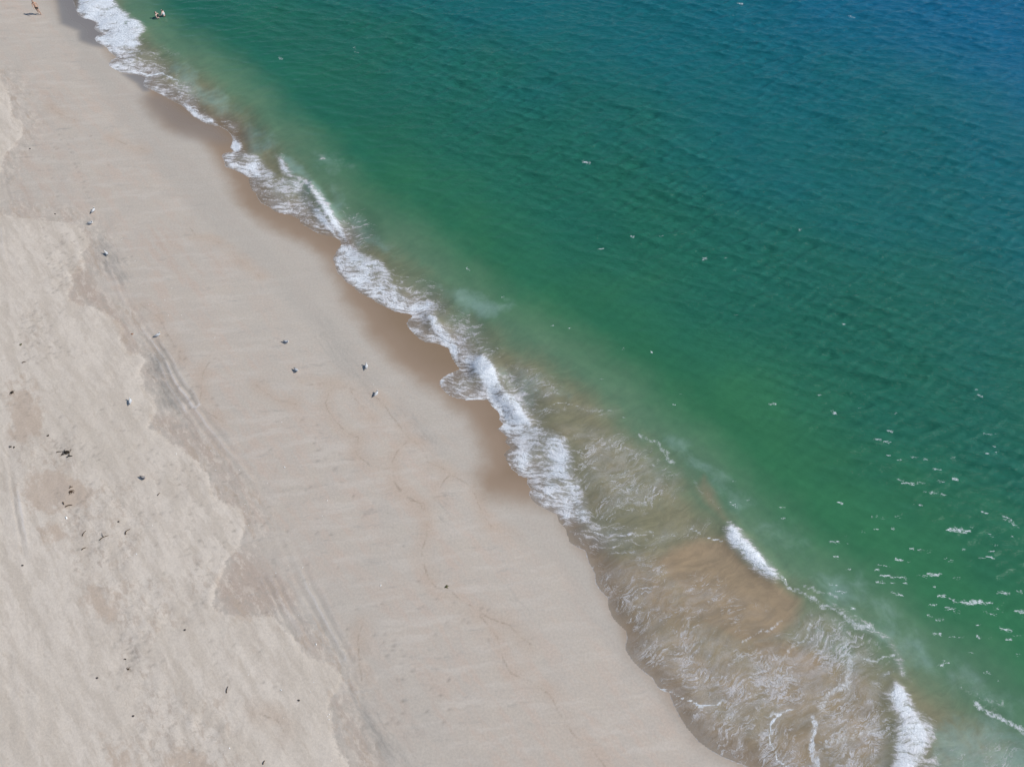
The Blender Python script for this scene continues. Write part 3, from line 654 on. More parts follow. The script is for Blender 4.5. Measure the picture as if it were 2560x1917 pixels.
    ra = g.noise(g.map(rp, (.5, 2.1, 1), (0, 0, math.radians(3))), 2.0, 5, .62)
    rb = g.noise(g.map(rp, (.6, 1.9, 1), (0, 0, math.radians(22))), 4.4, 3, .6)
    rip = g.add(g.mul(ra, .7), g.mul(rb, .22))
    bs = g.n('ShaderNodeBump'); bs.inputs['Distance'].default_value = .16
    g.put(bs.inputs['Height'], rip); g.put(bs.inputs['Strength'], g.sm(calm, 0, .9, .10, 1.0))
    water = g.bsdf(c, .05, bs.outputs[0], 1.333, .5)
    fh = g.add(g.mul(ts, .8), g.mul(tf, .4))
    fb = g.bump(fh, 1.0, .22)
    fcol = g.mix(g.mx(g.sm(foam, .45, .95), g.mx(g.sm(fleck, .1, .3), line)), (.64, .61, .60), (.86, .88, .89))
    fcol = g.mix(g.mul(g.sm(ts, .38, .58, 1, 0), .32), fcol, (.58, .62, .64))
    fo = g.bsdf(fcol, .7, fb, 1.33, .2)
    tr = g.n('ShaderNodeBsdfTransparent')
    thin = g.mixs(g.sm(w, 0.0, 2.2, .35, 1.0), tr.outputs[0], water)
    return g.done(g.mixs(F, thin, fo))

# ------------------------------------------------------------------ build the beach
ax = axis(-66, 17, 0.125, -7000, 7000); ay = axis(-4, 88, 0.125, -7000, 7000)
X, Y = np.meshgrid(ax, ay, indexing='ij')
near = 1 - sm(90, 200, np.hypot(X, Y - 40))
JX = X + .035 * near * sample(rough, .12, X, Y); JY = Y + .035 * near * sample(rough, .12, X + 31, Y + 17)
wsd = water_sd(X, Y)
Z = sand_z(X, Y)
wetf = np.where(inside(X, Y, land_wet), -1, 1) * seg_dist(X, Y, land_wet)
dampf = np.where(inside(X, Y, land_damp), -1, 1) * seg_dist(X, Y, land_damp)
dryf = sdf(X, Y, P(DRY))
brown = np.zeros(X.shape)
for pl, v in BROWNS: blob(X, Y, brown, pl, v, 1.2)
dark = np.zeros(X.shape)
for pl, v in DARKS: blob(X, Y, dark, pl, min(1, v * 1.35), 1.1)
wrack = np.full(X.shape, 3.0)
for pl in WRACK: wrack = np.minimum(wrack, seg_dist(JX, JY, P(pl), 1.6))
rut = np.zeros(X.shape)
for pl, dep, hw in TRACKS:
    d = seg_dist(JX, JY, P(pl), 1.0)
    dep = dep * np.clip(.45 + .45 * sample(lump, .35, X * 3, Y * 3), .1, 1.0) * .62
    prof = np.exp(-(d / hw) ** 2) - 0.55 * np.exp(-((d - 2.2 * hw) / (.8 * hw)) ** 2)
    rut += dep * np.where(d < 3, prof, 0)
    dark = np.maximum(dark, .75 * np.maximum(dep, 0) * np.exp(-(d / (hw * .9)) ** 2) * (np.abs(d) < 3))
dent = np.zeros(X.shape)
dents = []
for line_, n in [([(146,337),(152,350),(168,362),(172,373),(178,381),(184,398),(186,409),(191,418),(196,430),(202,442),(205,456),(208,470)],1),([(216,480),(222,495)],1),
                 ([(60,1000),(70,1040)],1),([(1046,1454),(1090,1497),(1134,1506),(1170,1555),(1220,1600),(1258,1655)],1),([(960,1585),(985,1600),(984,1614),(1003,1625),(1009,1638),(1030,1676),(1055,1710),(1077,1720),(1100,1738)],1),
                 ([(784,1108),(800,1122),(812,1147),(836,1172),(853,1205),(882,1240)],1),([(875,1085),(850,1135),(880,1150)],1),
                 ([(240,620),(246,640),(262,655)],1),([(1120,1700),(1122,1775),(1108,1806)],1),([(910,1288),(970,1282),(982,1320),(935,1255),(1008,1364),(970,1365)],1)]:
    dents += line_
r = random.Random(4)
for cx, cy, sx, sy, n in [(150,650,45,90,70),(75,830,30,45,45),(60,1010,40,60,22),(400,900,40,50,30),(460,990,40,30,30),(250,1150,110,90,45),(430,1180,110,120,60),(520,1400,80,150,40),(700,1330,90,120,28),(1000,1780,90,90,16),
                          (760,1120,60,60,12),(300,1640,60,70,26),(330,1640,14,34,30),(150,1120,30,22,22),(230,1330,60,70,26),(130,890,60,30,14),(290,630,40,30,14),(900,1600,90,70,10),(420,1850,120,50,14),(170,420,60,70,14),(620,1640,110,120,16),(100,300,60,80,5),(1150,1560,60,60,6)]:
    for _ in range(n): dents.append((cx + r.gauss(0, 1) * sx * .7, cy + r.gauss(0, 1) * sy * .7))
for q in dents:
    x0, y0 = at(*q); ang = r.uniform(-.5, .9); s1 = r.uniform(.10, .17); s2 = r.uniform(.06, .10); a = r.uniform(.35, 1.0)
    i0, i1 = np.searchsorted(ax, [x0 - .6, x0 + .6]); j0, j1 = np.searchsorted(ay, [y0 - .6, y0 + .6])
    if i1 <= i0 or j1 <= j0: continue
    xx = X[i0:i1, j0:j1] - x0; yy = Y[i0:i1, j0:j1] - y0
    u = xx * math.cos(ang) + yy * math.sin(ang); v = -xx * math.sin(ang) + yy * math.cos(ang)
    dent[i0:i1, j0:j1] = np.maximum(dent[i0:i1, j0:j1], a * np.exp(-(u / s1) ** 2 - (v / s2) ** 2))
landm = sm(0.5, 4.0, -wsd)
churn0 = np.zeros(X.shape)
for pl, v in CHURN: blob(X, Y, churn0, pl, v, 1.2)
churn0 = np.maximum(churn0, .55 * sm(-4.5, -1.5, dryf) * sm(.3, -.3, dryf))
dm = sm(-.2, .4, dryf)
far = sm(200, 70, np.hypot(X, Y - 40)) if False else 1 - sm(90, 250, np.hypot(X, Y - 40))
relief = (.013 * churn0 * sample(rough, .12, X, Y) + .018 * sample(lump, .35, X, Y) * far + .006 * (0.35 + dm) * sample(rough, .12, X, Y) * far - .05 * rut - .035 * dent + .03 * sm(-.05, .3, dryf))
Z = Z + relief * landm
brk = brown
film_sheen = np.zeros(X.shape)
churn = np.zeros(X.shape)
for pl, v in CHURN: blob(X, Y, churn, pl, v, 1.2)
for pl, v, f in [([(100,-60),(140,0),(152,60),(195,78),(198,102),(230,114),(256,117),(262,100),(250,60),(230,40),(200,0),(170,-60)],1,.5),([(304,184),(340,206),(356,226),(372,225),(366,186),(340,180)],1,.4),([(345,235),(375,290),(450,345),(540,350),(575,345),(540,305),(470,275),(400,235)],.45,1.2)]: blob(X, Y, film_sheen, pl, v, f)
beach = sheet('beach', X, Y, Z, None, sand_material(), dict(dry=np.clip(dryf, -3, 3), brown=brk, wet=np.clip(wetf, -5, 8), damp=np.clip(dampf, -5, 8), wrack=wrack, dark=dark, dent=dent, film_sheen=film_sheen, churn=churn, rut=rut))
beach['kind'] = 'structure'; beach['label'] = 'pale sandy beach with dry, damp and wet bands and tyre tracks'
def ground(px, py):
    x, y = at(px, py)
    i = int(np.clip(np.searchsorted(ax, x), 1, len(ax) - 1)); j = int(np.clip(np.searchsorted(ay, y), 1, len(ay) - 1))
    return x, y, float(Z[i - 1:i + 1, j - 1:j + 1].mean())

# ------------------------------------------------------------------ build the sea
sx = axis(-66, 68, 0.14, -7000, 7000); sy = axis(-5, 89, 0.14, -7000, 7000)
SX, SY = np.meshgrid(sx, sy, indexing='ij')
ws = water_sd(SX, SY)
keep = ws > -1.2
zs = sand_z(SX, SY)
foam = np.zeros(SX.shape); lace = foam.copy(); line = foam.copy(); fleck = foam.copy(); mist = foam.copy(); bw = foam.copy(); roll = foam.copy()
for pl, v, f in FOAM: blob(SX, SY, foam, pl, v, f)
for pl, v, f in LACE: blob(SX, SY, lace, pl, v, f)
for pl, v, hw in STROKES: stroke(SX, SY, line, pl, v, hw, .35)
for pl, v, f in MIST: blob(SX, SY, mist, pl, v, f)
for pl, v, f in BROWNWATER: blob(SX, SY, bw, pl, v, f)
for pl, v, f in ROLLERS: blob(SX, SY, roll, pl, v, f)
for cx, cy, hx, hy in FLECKS:
    if hx == 0: continue
    tl = r.uniform(-.2, .75) * hy; a = np.array(at(cx - hx, cy - tl)); b = np.array(at(cx + hx, cy + tl)); hw = abs(at(cx, cy - hy)[1] - at(cx, cy)[1])
    m = 1.2
    i0, i1 = np.searchsorted(sx, [min(a[0], b[0]) - m, max(a[0], b[0]) + m]); j0, j1 = np.searchsorted(sy, [min(a[1], b[1]) - m, max(a[1], b[1]) + m])
    d = seg_dist(SX[i0:i1, j0:j1], SY[i0:i1, j0:j1], np.array([a, b]))
    fleck[i0:i1, j0:j1] = np.maximum(fleck[i0:i1, j0:j1], r.uniform(.6, 1) - sm(hw * .2, hw + .10, d))
# surf beyond the photo: a plain band of foam along the shore
outside = np.clip(sm(-45, -70, -SY + 0 * SX) * 0 + sm(86, 95, SY) + sm(-4, -10, SY) * (SY < 0), 0, 1)
band = np.exp(-((ws - 2.2) / 2.2) ** 2) * .7
foam = np.where(outside > 0, np.maximum(foam, band * outside), foam)
swash = .55 * sm(5.2, .8, ws) * sm(20, 26, SY) * sm(82, 76, SY) * np.clip(.75 + .5 * sample(lump, .35, SX * 1.5, SY * 1.5), 0, 1.15)
foam = np.where(ws > -.3, np.maximum(foam, swash), foam)
tur = np.where(inside(SX, SY, land_tur), -1, 1) * seg_dist(SX, SY, land_tur)
offs = (SX - SH0[0]) * SHN[0] + (SY - SH0[1]) * SHN[1]
hx_ = sample(wave_h, WDX, SX, SY); ddx = sample(wave_dx, WDX, SX, SY); ddy = sample(wave_dy, WDX, SX, SY)
fadew = 1 - sm(110, 400, np.hypot(SX, SY - 40))
amp = (.45 + .55 * sm(8, 55, SY)) * .049 * (1 + .22 * sample(lump, .35, (offs) * 2.2, (SX * SHD[0] + SY * SHD[1]) * .5)) * sm(-1, 18, tur) + .012 * sm(-8, 3, tur) * sm(1.5, 8, ws)
amp = amp * fadew
depth_up = np.maximum(-zs, 0)
zz = zs + np.clip(ws * .05, -.25, .10) + depth_up * sm(0, 4.5, ws)
zz = np.where(ws < 0, zs + np.maximum(ws * .35, -.4), zz)
zz = zz + amp * hx_ + roll * sm(.2, 1.5, ws) * (.85 + .2 * sample(lump, .35, SX * 3, SY * 3)) + .05 * foam * sm(.1, .8, ws)
# a low swell rearing just outside the breakers
zz += .05 * np.exp(-((tur - 1.5) / 2.2) ** 2) * sm(0, 4, ws)
calm = sm(-2, 20, tur) * (.4 + .6 * sm(0, 45, SY))
sea = sheet('sea', SX - ddx * amp * .65, SY - ddy * amp * .65, zz, keep, sea_material(),
            dict(w=np.clip(ws, -2, 30), off=np.clip(offs + .46 * (np.clip(SY, -40, 300) - 40), -20, 200), tur=np.clip(tur, -20, 60), foam=foam, lace=lace, line=line, fleck=fleck, mist=mist, brown=bw, calm=calm))  # offshore distance, plus a far blue shift painted in for sky reflection
sea['kind'] = 'structure'; sea['label'] = 'green sea turning blue offshore with white surf breaking on the beach'
def sea_height(px, py):
    x, y = at(px, py, 0.0)
    i = int(np.searchsorted(sx, x)); j = int(np.searchsorted(sy, y))
    return x, y, float(zz[i, j])

# ------------------------------------------------------------------ simple materials
def plain(name, color, rough=.7, var=.12, scale=40):
    g = NG(name)
    co = g.n('ShaderNodeTexCoord').outputs['Object']
    n = g.noise(co, scale, 4, .6)
    lo = tuple(c * (1 - var) for c in color); hi = tuple(min(1, c * (1 + var)) for c in color)
    return g.done(g.bsdf(g.mix(g.sm(n, .3, .7), lo, hi), rough, None, 1.45, .25))
M_white = plain('white_feathers', (.66, .65, .63), .8, .05)
M_grey = plain('grey_feathers', (.42, .43, .45), .8, .08)
M_mottled = plain('mottled_brown_feathers', (.20, .16, .13), .8, .45, 30)
M_mottled_pale = plain('pale_mottled_feathers', (.50, .45, .41), .8, .3, 30)
M_black = plain('black_feathers', (.02, .02, .022), .7, .2)
M_beak = plain('yellow_beak', (.70, .42, .05), .5)
M_leg = plain('pink_grey_legs', (.35, .22, .18), .6)
M_skin = plain('tanned_skin', (.50, .30, .21), .6, .05)
M_fair = plain('fair_skin', (.66, .46, .38), .6, .05)
M_hair = plain('dark_hair', (.025, .016, .012), .6)
M_navy = plain('dark_swimwear', (.012, .013, .02), .8)
M_shorts = plain('dark_shorts', (.045, .035, .03), .8)
M_shirt = plain('pale_shirt', (.70, .69, .74), .8, .05)
M_top = plain('light_top', (.62, .52, .50), .8, .05)
M_weed = plain('dark_seaweed', (.030, .022, .014), .6, .5, 20)
M_olive = plain('olive_seaweed', (.09, .085, .03), .6, .4, 20)
M_stick = plain('weathered_wood', (.085, .055, .035), .8, .3, 25)
M_orange = plain('orange_brown_weed', (.30, .12, .045), .7, .4, 20)
M_shell = plain('bleached_shell', (.80, .78, .74), .5, .08)
M_stone = plain('dark_pebble', (.07, .06, .055), .6, .3)

def mesh_obj(name, verts, faces, mat, parent=None, smooth=True):
    me = bpy.data.meshes.new(name)
    me.from_pydata([tuple(v) for v in verts], [], faces)
    if smooth: me.polygons.foreach_set('use_smooth', [True] * len(me.polygons))
    me.materials.append(mat)
    me.update()
    o = bpy.data.objects.new(name, me); col.objects.link(o); o.parent = parent
    return o

def loft(stations, n=12):
    """stations: (centre, radius sideways, radius up, axis direction) -> closed tube"""
    V = []; F = []
    for c, ry, rz, d in stations:
        d = Vector(d).normalized(); side = Vector((0, 1, 0)); up = d.cross(side).normalized() * -1
        if up.z < 0 and abs(d.x) > .3: up = -up
        for k in range(n):
            a = 2 * math.pi * k / n
            V.append(Vector(c) + side * math.cos(a) * ry + up * math.sin(a) * rz)
    m = len(stations)
    for i in range(m - 1):
        for k in range(n):
            a = i * n + k; b = i * n + (k + 1) % n
            F.append((a, b, b + n, a + n))
    V.append(Vector(stations[0][0])); V.append(Vector(stations[-1][0]))
    for k in range(n):
        F.append((len(V) - 2, (k + 1) % n, k)); F.append((len(V) - 1, (m - 1) * n + k, (m - 1) * n + (k + 1) % n))
    return V, F

def thing(name, label, cat, loc, rz=0.0, group=None, scale=1.0):
    o = bpy.data.objects.new(name, None); col.objects.link(o)
    o.empty_display_size = .2
    o.location = loc; o.rotation_euler = (0, 0, rz); o.scale = (scale,) * 3
    o['label'] = label; o['category'] = cat
    if group: o['group'] = group
    return o
def tag(o, label, cat, group=None):
    o['label'] = label; o['category'] = cat
    if group: o['group'] = group
    return o

# ------------------------------------------------------------------ gulls (nose along +x)
def make_gull(body_m, wing_m, label):
    t = thing('gull', label, 'gull', (0, 0, 0), 0, 'gulls standing on the sand')
    st = [((-.20, 0, .185), .008, .008, (1, 0, .1)), ((-.17, 0, .185), .035, .03, (1, 0, .1)), ((-.10, 0, .18), .065, .06, (1, 0, .05)), ((-.02, 0, .175), .085, .08, (1, 0, .05)),
          ((.06, 0, .18), .085, .085, (1, 0, .15)), ((.12, 0, .205), .068, .068, (.8, 0, .6)), ((.145, 0, .245), .045, .045, (.5, 0, 1)), ((.155, 0, .285), .038, .038, (.3, 0, 1)),
          ((.168, 0, .318), .042, .040, (.7, 0, .8)), ((.195, 0, .333), .037, .033, (1, 0, .2)), ((.222, 0, .330), .018, .016, (1, 0, 0))]
    V, F = loft(st, 14); mesh_obj('body', V, F, body_m, t)
    for s in (-1, 1):
        # folded wing: a curved blade along the flank, tip crossing over the tail
        outline = [(.085, .050, .225), (.10, .082, .195), (.06, .096, .165), (-.03, .096, .145), (-.12, .070, .16), (-.21, .035, .185), (-.29, .012, .195), (-.20, .020, .212), (-.10, .035, .235), (0, .040, .252)]
        V = [Vector((x, s * y, z)) for x, y, z in outline]; n = len(V)
        V += [v + Vector((0, s * .012, .010)) for v in V]
        F = [tuple(range(n)), tuple(range(2 * n - 1, n - 1, -1))] + [(i, (i + 1) % n, n + (i + 1) % n, n + i) for i in range(n)]
        wg = mesh_obj('wing', V, F, wing_m, t, False)
        V = [Vector(v) for v in [(-.19, s * .030, .197), (-.30, s * .004, .200), (-.335, s * -.004, .203), (-.20, s * .016, .218)]]; V += [v + Vector((0, s * .006, .008)) for v in V]
        mesh_obj('wing_tip', V, [(0, 1, 2, 3), (7, 6, 5, 4), (0, 1, 5, 4), (1, 2, 6, 5), (2, 3, 7, 6), (3, 0, 4, 7)], M_black, wg, False)
        # leg with webbed foot
        V, F = loft([((.01, s * .035, .125), .010, .010, (0, 0, -1)), ((.0, s * .035, .07), .006, .006, (0, 0, -1)), ((.005, s * .035, .008), .006, .006, (0, 0, -1))], 6)
        b = len(V); V += [Vector((0, s * .035, .008)), Vector((.05, s * .035 + .022, .003)), Vector((.055, s * .035, .004)), Vector((.05, s * .035 - .022, .003)), Vector((-.012, s * .035, .003))]
        F += [(b, b + 1, b + 2), (b, b + 2, b + 3), (b, b + 4, b + 1), (b, b + 3, b + 4)]
        mesh_obj('leg', V, F, M_leg, t)
    V, F = loft([((.215, 0, .330), .010, .012, (1, 0, 0)), ((.245, 0, .327), .007, .009, (1, 0, -.1)), ((.262, 0, .320), .002, .003, (1, 0, -.5))], 8)
    mesh_obj('beak', V, F, M_beak, t)
    V = [Vector(v) for v in [(-.15, -.030, .19), (-.15, .030, .19), (-.27, .045, .178), (-.275, 0, .176), (-.27, -.045, .178)]]; V += [v + Vector((0, 0, .008)) for v in V]
    mesh_obj('tail', V, [(0, 1, 2, 3, 4), (9, 8, 7, 6, 5)] + [(i, (i + 1) % 5, 5 + (i + 1) % 5, 5 + i) for i in range(5)], body_m, t, False)
    for s in (-1, 1):
        V, F = loft([((.197, s * .033, .338), .004, .004, (1, 0, 0)), ((.203, s * .034, .338), .004, .004, (1, 0, 0))], 6)
        mesh_obj('eye', V, F, M_black, t)
    return t

def copy_tree(o, parent=None):
    c = o.copy(); col.objects.link(c); c.parent = parent
    for ch in o.children: copy_tree(ch, c)
    return c

GULLS = [  # photo x, y of the feet, heading in the image (degrees, 0 = right, 90 = up), juvenile, label
 (236, 529, 70, 0, 'white gull farthest up the beach, just above a second gull near the dry sand edge'),
 (229, 560, 5, 0, 'white gull facing right just below the farthest gull, beside tyre tracks'),
 (269, 637, 130, 0, 'white gull standing alone in the tyre tracks above the scalloped dry sand edge'),
 (398, 840, 30, 0, 'grey backed gull beside the dark tyre streaks, facing the sea'),
 (718, 857, -15, 0, 'gull on smooth mid beach sand, upper one of a pair'),
 (743, 928, -40, 0, 'gull on smooth mid beach sand, lower one of a pair'),
 (917, 918, 92, 0, 'white gull nearest the wet sand, facing away up the beach'),
 (942, 986, 60, 0, 'white gull on grey damp sand below the one nearest the wet band'),
 (329, 1006, 100, 0, 'white gull on pale dry sand left of the tyre tracks'),
 (362, 1196, -20, 1, 'mottled brown young gull, lowest gull on the dry sand'),
]
gp = make_gull(M_white, M_grey, 'gull'); gj = make_gull(M_mottled_pale, M_mottled, 'gull')
used_g = {0: False, 1: False}
for px, py, hd, juv, lab in GULLS:
    src = gj if juv else gp
    o = copy_tree(src) if used_g[juv] else src
    used_g[juv] = True
    x, y, z = ground(px, py)
    o.location = (x, y, z); o.rotation_euler = (0, 0, math.radians(hd)); o['label'] = lab; o.scale = (1.14,) * 3

# ------------------------------------------------------------------ people
def skin_body(name, joints, edges, mat, parent, sub=2, root=0):
    me = bpy.data.meshes.new(name)
    me.from_pydata([j[:3] for j in joints], edges, [])
    me.materials.append(mat)
    o = bpy.data.objects.new(name, me); col.objects.link(o); o.parent = parent
    sk = o.modifiers.new('skin', 'SKIN'); sk.use_smooth_shade = True
    lay = me.skin_vertices[0].data if me.skin_vertices else None
    if lay is None:
        bm = bmesh.new(); bm.from_mesh(me); bm.verts.layers.skin.verify(); bm.to_mesh(me); bm.free(); lay = me.skin_vertices[0].data
    for i, j in enumerate(joints):
        r_ = j[3]; lay[i].radius = (r_, r_) if not isinstance(r_, tuple) else r_
        lay[i].use_root = (i == root)
    ss = o.modifiers.new('sub', 'SUBSURF'); ss.levels = sub; ss.render_levels = sub
    return o

def person(label, loc, rz, skin, hair_len, top, bottom, pose):
    t = thing('person', label, 'person', loc, rz)
    lf, rf, la, ra = pose['lf'], pose['rf'], pose['la'], pose['ra']     # foot and hand positions, knee and elbow positions
    J = [(0, 0, .94, .13), (0, 0, 1.10, .115), (0, 0, 1.28, .14), (0, 0, 1.42, .12), (0, 0, 1.50, .055), (.01, 0, 1.56, .065), (.015, 0, 1.63, .088), (.01, 0, 1.71, .075),
         (0, .09, .90, .095), (lf[0], .09, lf[1], .062), (lf[2], .09, lf[3] + .08, .042), (lf[2] + .13, .09, lf[3] + .03, .034),
         (0, -.09, .90, .095), (rf[0], -.09, rf[1], .062), (rf[2], -.09, rf[3] + .08, .042), (rf[2] + .13, -.09, rf[3] + .03, .034),
         (0, .19, 1.41, .055), (la[0], la[1], la[2], .040), (la[3], la[4], la[5], .030), (la[3] + .03, la[4], la[5] - .09, .026),
         (0, -.19, 1.41, .055), (ra[0], ra[1], ra[2], .040), (ra[3], ra[4], ra[5], .030), (ra[3] + .03, ra[4], ra[5] - .09, .026)]
    E = [(0, 1), (1, 2), (2, 3), (3, 4), (4, 5), (5, 6), (6, 7), (0, 8), (8, 9), (9, 10), (10, 11), (0, 12), (12, 13), (13, 14), (14, 15), (3, 16), (16, 17), (17, 18), (18, 19), (3, 20), (20, 21), (21, 22), (22, 23)]
    skin_body('body', J, E, skin, t)
    # face
    V, F = loft([((.095, 0, 1.635), .012, .020, (1, 0, 0)), ((.120, 0, 1.628), .010, .014, (1, 0, 0))], 6); mesh_obj('nose', V, F, skin, t)
    for s in (-1, 1):
        V, F = loft([((.082, s * .032, 1.660), .011, .007, (1, 0, 0)), ((.094, s * .032, 1.660), .008, .005, (1, 0, 0))], 6); mesh_obj('eye', V, F, M_black, t)
        V, F = loft([((.0, s * .088, 1.64), .012, .030, (1, 0, 0)), ((.022, s * .092, 1.64), .008, .022, (1, 0, 0))], 6); mesh_obj('ear', V, F, skin, t)
    V, F = loft([((.088, 0, 1.590), .022, .006, (1, 0, 0)), ((.098, 0, 1.590), .018, .004, (1, 0, 0))], 6); mesh_obj('mouth', V, F, M_stick, t)
    skin_body('hair', [(-.02, 0, 1.70, .102), (-.035, 0, 1.64, .088), (-.06, 0, 1.64 - hair_len * .5, .06), (-.065, 0, 1.64 - hair_len, .035)], [(0, 1), (1, 2), (2, 3)], M_hair, t)
    # garments follow the same bones, slightly proud of the body
    hip = [(0, 0, 1.04, .135), (0, 0, .94, .145), (0, .085, .88, .108), (lf[0] * .55, .09, .88 + (lf[1] - .88) * .5, .092), (0, -.085, .88, .108), (rf[0] * .55, -.09, .88 + (rf[1] - .88) * .5, .092)]
    skin_body('shorts', hip, [(0, 1), (1, 2), (2, 3), (1, 4), (4, 5)], bottom, t, root=1)
    if top is not None:
        skin_body('top', [(0, 0, 1.12, .128), (0, 0, 1.28, .152), (0, 0, 1.40, .132), (0, .16, 1.41, .072), (0, -.16, 1.41, .072)], [(0, 1), (1, 2), (2, 3), (2, 4)], top, t, root=1)
    return t
walk = dict(lf=(.16, .50, .05, .02), rf=(-.06, .50, -.30, .05), la=(-.12, .25, 1.14, .02, .27, .92), ra=(.10, -.25, 1.14, .26, -.25, .95))
x, y, z = ground(101, 37)
person('dark haired walker in dark shorts strolling on the sand in the far left corner', (x, y, z), math.radians(-60), M_skin, .12, None, M_shorts, walk)
x, y, z = sea_height(403, 47)
reach_a = dict(lf=(.05, .50, .0, .02), rf=(-.02, .50, -.06, .02), la=(.10, .32, 1.22, .32, .36, 1.18), ra=(.08, -.27, 1.18, .30, -.22, 1.15))
person('dark haired bather in dark swimwear waist deep, left one of the two', (x - .30, y - .1, z - .92), math.radians(-5), M_fair, .22, M_navy, M_navy, reach_a)
person('bather in pale shirt waist deep, right one of the two', (x + .35, y + .25, z - .90), math.radians(165), M_fair, .05, M_shirt, M_shorts, reach_a)

# ------------------------------------------------------------------ flotsam on the sand
def lumpy(r_, squash, seed, mat, name, n=2, rough_=.35):
    bm = bmesh.new(); bmesh.ops.create_icosphere(bm, subdivisions=n, radius=r_)
    q = random.Random(seed)
    for v in bm.verts:
        k = 1 + q.uniform(-rough_, rough_)
        v.co = Vector((v.co.x * k, v.co.y * k * .75, max(v.co.z * squash * k, -.25 * r_ * squash)))
    me = bpy.data.meshes.new(name); bm.to_mesh(me); bm.free(); me.materials.append(mat)
    o = bpy.data.objects.new(name, me); col.objects.link(o); return o
def tube(pts, r0, r1, n=7):
    V = []; F = []; pts = [Vector(p_) for p_ in pts]
    for i, p_ in enumerate(pts):
        d = (pts[min(i + 1, len(pts) - 1)] - pts[max(i - 1, 0)]).normalized(); up = Vector((0, 0, 1)); s = d.cross(up)
        s = s.normalized() if s.length > .01 else Vector((1, 0, 0)); u = s.cross(d); rr = r0 + (r1 - r0) * i / (len(pts) - 1)
        V += [p_ + s * math.cos(2 * math.pi * k / n) * rr + u * math.sin(2 * math.pi * k / n) * rr for k in range(n)]
    for i in range(len(pts) - 1):
        for k in range(n): a = i * n + k; b = i * n + (k + 1) % n; F.append((a, b, b + n, a + n))
    F.append(tuple(range(n - 1, -1, -1))); F.append(tuple((len(pts) - 1) * n + k for k in range(n)))
    return V, F
def weed(px, py, size, mat, label, seed, strands=5, group=None):
    x, y, z = ground(px, py)
    t = thing('seaweed_clump', label, 'seaweed', (x, y, z), 0, group)
    o = lumpy(size, .55, seed, mat, 'clump'); o.parent = t; o.location = (0, 0, size * .15)
    q = random.Random(seed)
    for k in range(strands):
        a = q.uniform(0, 6.28); L = size * q.uniform(1.3, 2.6); pts = []
        for j in range(5):
            f = j / 4; aa = a + f * q.uniform(-.8, .8)
            pts.append((math.cos(aa) * L * f, math.sin(aa) * L * f * .8, .02 + size * .25 * (1 - f)))
        V, F = tube(pts, .025, .008); mesh_obj('strand', V, F, mat, t)
    return t
def stick(px0, py0, px1, py1, r_, mat, label, group=None, bend=.06, twig=False):
    a = ground(px0, py0); b = ground(px1, py1)
    c = ((a[0] + b[0]) / 2, (a[1] + b[1]) / 2, (a[2] + b[2]) / 2)
    A = Vector((a[0] - c[0], a[1] - c[1], r_)); B = Vector((b[0] - c[0], b[1] - c[1], r_))
    side = Vector((-(B - A).y, (B - A).x, 0))
    pts = [A.lerp(B, f) + side * bend * math.sin(f * 4.0) + Vector((0, 0, .03 * math.sin(f * 3.1))) for f in [i / 6 for i in range(7)]]
    t = thing('driftwood_stick', label, 'driftwood', c, 0, group)
    V, F = tube(pts, r_, r_ * .55); mesh_obj('branch', V, F, mat, t)
    if twig:
        V, F = tube([pts[3], pts[3] + side * .35 + Vector((0, 0, .05)), pts[3] + side * .6], r_ * .6, r_ * .25); mesh_obj('twig', V, F, mat, t)
    return t
weed(168, 1131, .20, M_weed, 'black clump of seaweed, largest and darkest wrack on the dry sand', 1, 6)
stick(169, 1143, 182, 1140, .05, M_weed, 'short dark stick just below the largest black seaweed clump', twig=True)
stick(142, 1131, 154, 1129, .035, M_stick, 'thin brown stick left of the black seaweed clump')
weed(157, 1136, .09, M_weed, 'small dark scrap of weed touching the left of the black clump', 2, 3)
weed(178, 1230, .13, M_stick, 'brown tangle of twigs on the brown bare sand patch', 3, 6)
stick(175, 1221, 184, 1217, .035, M_stick, 'crooked twig above the brown tangle of twigs', twig=True)
stick(165, 1267, 182, 1262, .045, M_stick, 'straight brown stick lying below the brown tangle of twigs')
stick(159, 1256, 162, 1262, .04, M_stick, 'stubby brown stick left of the straight stick')
weed(31, 982, .13, M_weed, 'black scrap of seaweed near the left edge of the beach', 4, 4)
weed(28, 1117, .07, M_weed, 'left one of two tiny dark scraps at the left edge', 5, 2)
weed(36, 1118, .07, M_weed, 'right one of two tiny dark scraps at the left edge', 6, 2)
weed(121, 1090, .08, M_weed, 'small dark scrap of weed above the black clump', 7, 3)
weed(52, 863, .09, M_olive, 'olive scrap of weed beside the pale tyre track, left edge', 8, 3)
stick(57, 908, 66, 905, .04, M_stick, 'short dark stick below the olive scrap at the left edge')
weed(331, 836, .07, M_orange, 'orange brown scrap of weed by the scalloped dry sand edge', 9, 3)
weed(1116, 1466, .10, M_olive, 'olive green scrap of weed on the strandline of the lower beach', 10, 4)
stick(250, 1350, 272, 1338, .035, M_stick, 'slanting stick in the rough sand, uppermost of the lower sticks', twig=True)
stick(205, 1374, 216, 1368, .04, M_stick, 'bent stick at the lower end of the rough sand')
stick(315, 1336, 324, 1322, .04, M_stick, 'curved brown stick right of the rough sand', bend=.2)
stick(207, 1340, 216, 1326, .03, M_stick, 'thin upright twig left of the rough sand')
stick(395, 1239, 401, 1232, .03, M_stick, 'thin twig on the pale sand below the young gull')
stick(658, 1910, 662, 1900, .035, M_stick, 'small dark twig at the bottom edge of the beach')
stick(567, 1732, 570, 1715, .03, M_stick, 'thin grey twig on the pale lower sand')
weed(313, 1647, .06, M_weed, 'dark weed scrap among the pitted sand of the lower beach', 11, 2)
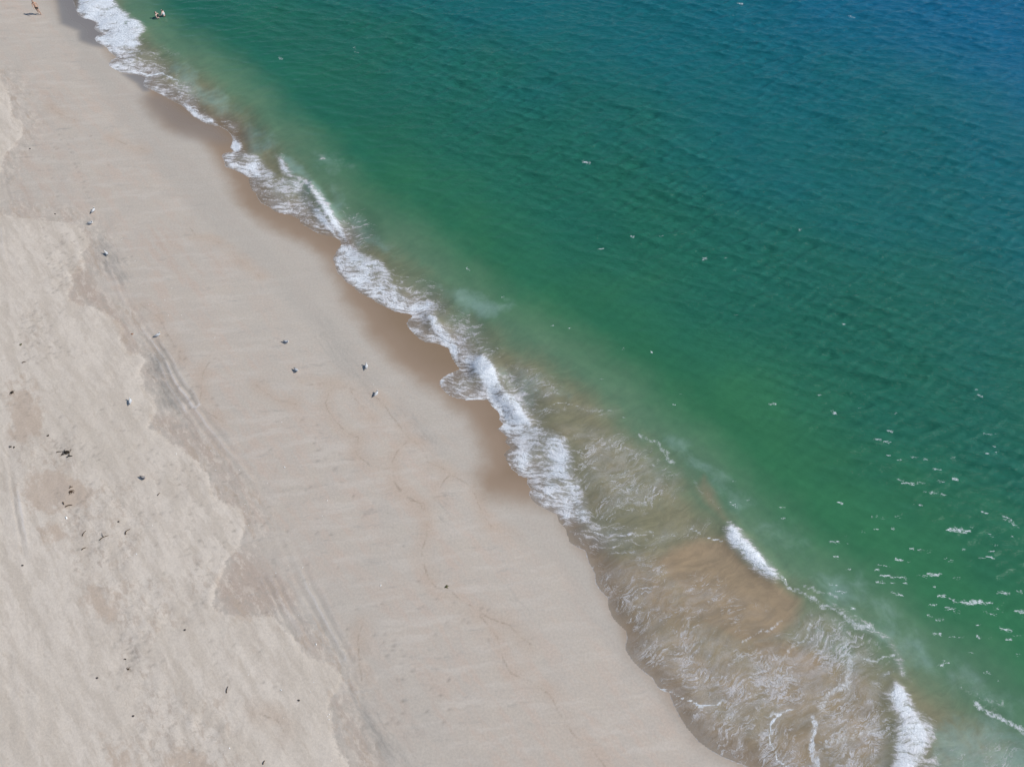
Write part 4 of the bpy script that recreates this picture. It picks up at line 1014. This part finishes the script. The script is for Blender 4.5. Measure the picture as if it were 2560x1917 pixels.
weed(320, 1672, .07, M_stick, 'brown twiggy scrap at the lower end of the pitted sand', 12, 5)
for k, (px, py, lab) in enumerate([(57, 1413, 'dark pebble alone on smooth sand near the lower left edge'), (243, 1694, 'dark pebble on smooth sand left of the pitted patch'), (462, 1574, 'dark pebble on pale sand right of the pitted patch'), (333, 1789, 'dark pebble below the pitted patch near the bottom'),
                         (747, 1750, 'dark pebble on pale sand beside the scalloped edge at the bottom'), (297, 1304, 'dark pebble right of the rough sand'), (138, 535, 'tiny dark pebble on the far upper tyre tracks'), (75, 372, 'tiny brown pebble on the far upper beach')]):
    x, y, z = ground(px, py); o = lumpy(.085, .7, 40 + k, M_stone, 'pebble', 2, .12); o.location = (x, y, z + .01); tag(o, lab, 'pebble', 'dark pebbles on the beach')
# bleached shells: the larger are described singly, the small ones look alike
def shell_mesh():
    V = []; n = 9
    for i in range(n):
        a = math.pi * (i / (n - 1)); rr = 1 + .06 * (i % 2)
        V.append(Vector((math.cos(a) * rr, math.sin(a) * rr * .9 + .1, .05)))
    for i in range(n):
        a = math.pi * (i / (n - 1)); V.append(Vector((math.cos(a) * .55, math.sin(a) * .5, .42)))
    V += [Vector((0, -.25, .12)), Vector((0, .1, .0))]
    F = [(i, i + 1, n + i + 1, n + i) for i in range(n - 1)] + [(n + i, n + i + 1, 2 * n) for i in range(n - 1)] + [(i + 1, i, 2 * n + 1) for i in range(n - 1)] + [(0, n, 2 * n), (n - 1, 2 * n, 2 * n - 1), (0, 2 * n, 2 * n + 1), (n - 1, 2 * n + 1, 2 * n)]
    return V, F
V, F = shell_mesh()
first = mesh_obj('shell', [v * .08 for v in V], F, M_shell)
shell_spots = [(304,600),(338,653),(248,692),(373,762),(383,766),(413,751),(430,721),(390,885),(454,789),(537,844),(421,789),(207,954),(441,1137),(527,1126),(205,1150),(441,1134),(598,1175),(612,1260),(382,1314),(611,1278),(621,1313),(342,1384),(704,1055),(711,1168),(668,1208),(819,1251),(806,1289),(720,1413),(756,1418),(689,1432),
               (703,1723),(784,1705),(777,1728),(709,1794),(744,1757),(575,1869),(473,1905),(621,1687),(789,1610),(746,1537),(774,1460),(951,1463),(827,1901),(819,1790),(822,1785),(822,1797),(934,961),(1063,1096),(540,1175),(505,1135)]
big = {(342,1384): 'white shell on pale dry sand right of the rough sand', (703,1723): 'brightest white shell on the pale sand left of the lower scalloped edge', (165,1295): 'long white shell below the brown sticks', (711,1168): 'white shell on smooth sand right of the tyre band',
       (951,1463): 'white shell on the smooth lower beach', (789,1610): 'white shell in the middle of the lower tyre tracks', (575,1869): 'white shell near the bottom edge of the pale sand'}
for k, (px, py) in enumerate(shell_spots + [(165, 1295)]):
    o = first if k == 0 else first.copy()
    if k: col.objects.link(o)
    x, y, z = ground(px, py); s = 1.0 if (px, py) in big else random.uniform(.45, .75)
    if (px, py) == (165, 1295): s = 1.7
    o.location = (x, y, z); o.rotation_euler = (random.uniform(-.15, .15), random.uniform(-.15, .15), random.uniform(0, 6.28)); o.scale = (s, s * .8, s)
    tag(o, big.get((px, py), 'tiny bleached white shell fragment lying on the sand'), 'shell', 'white shells scattered on the beach')
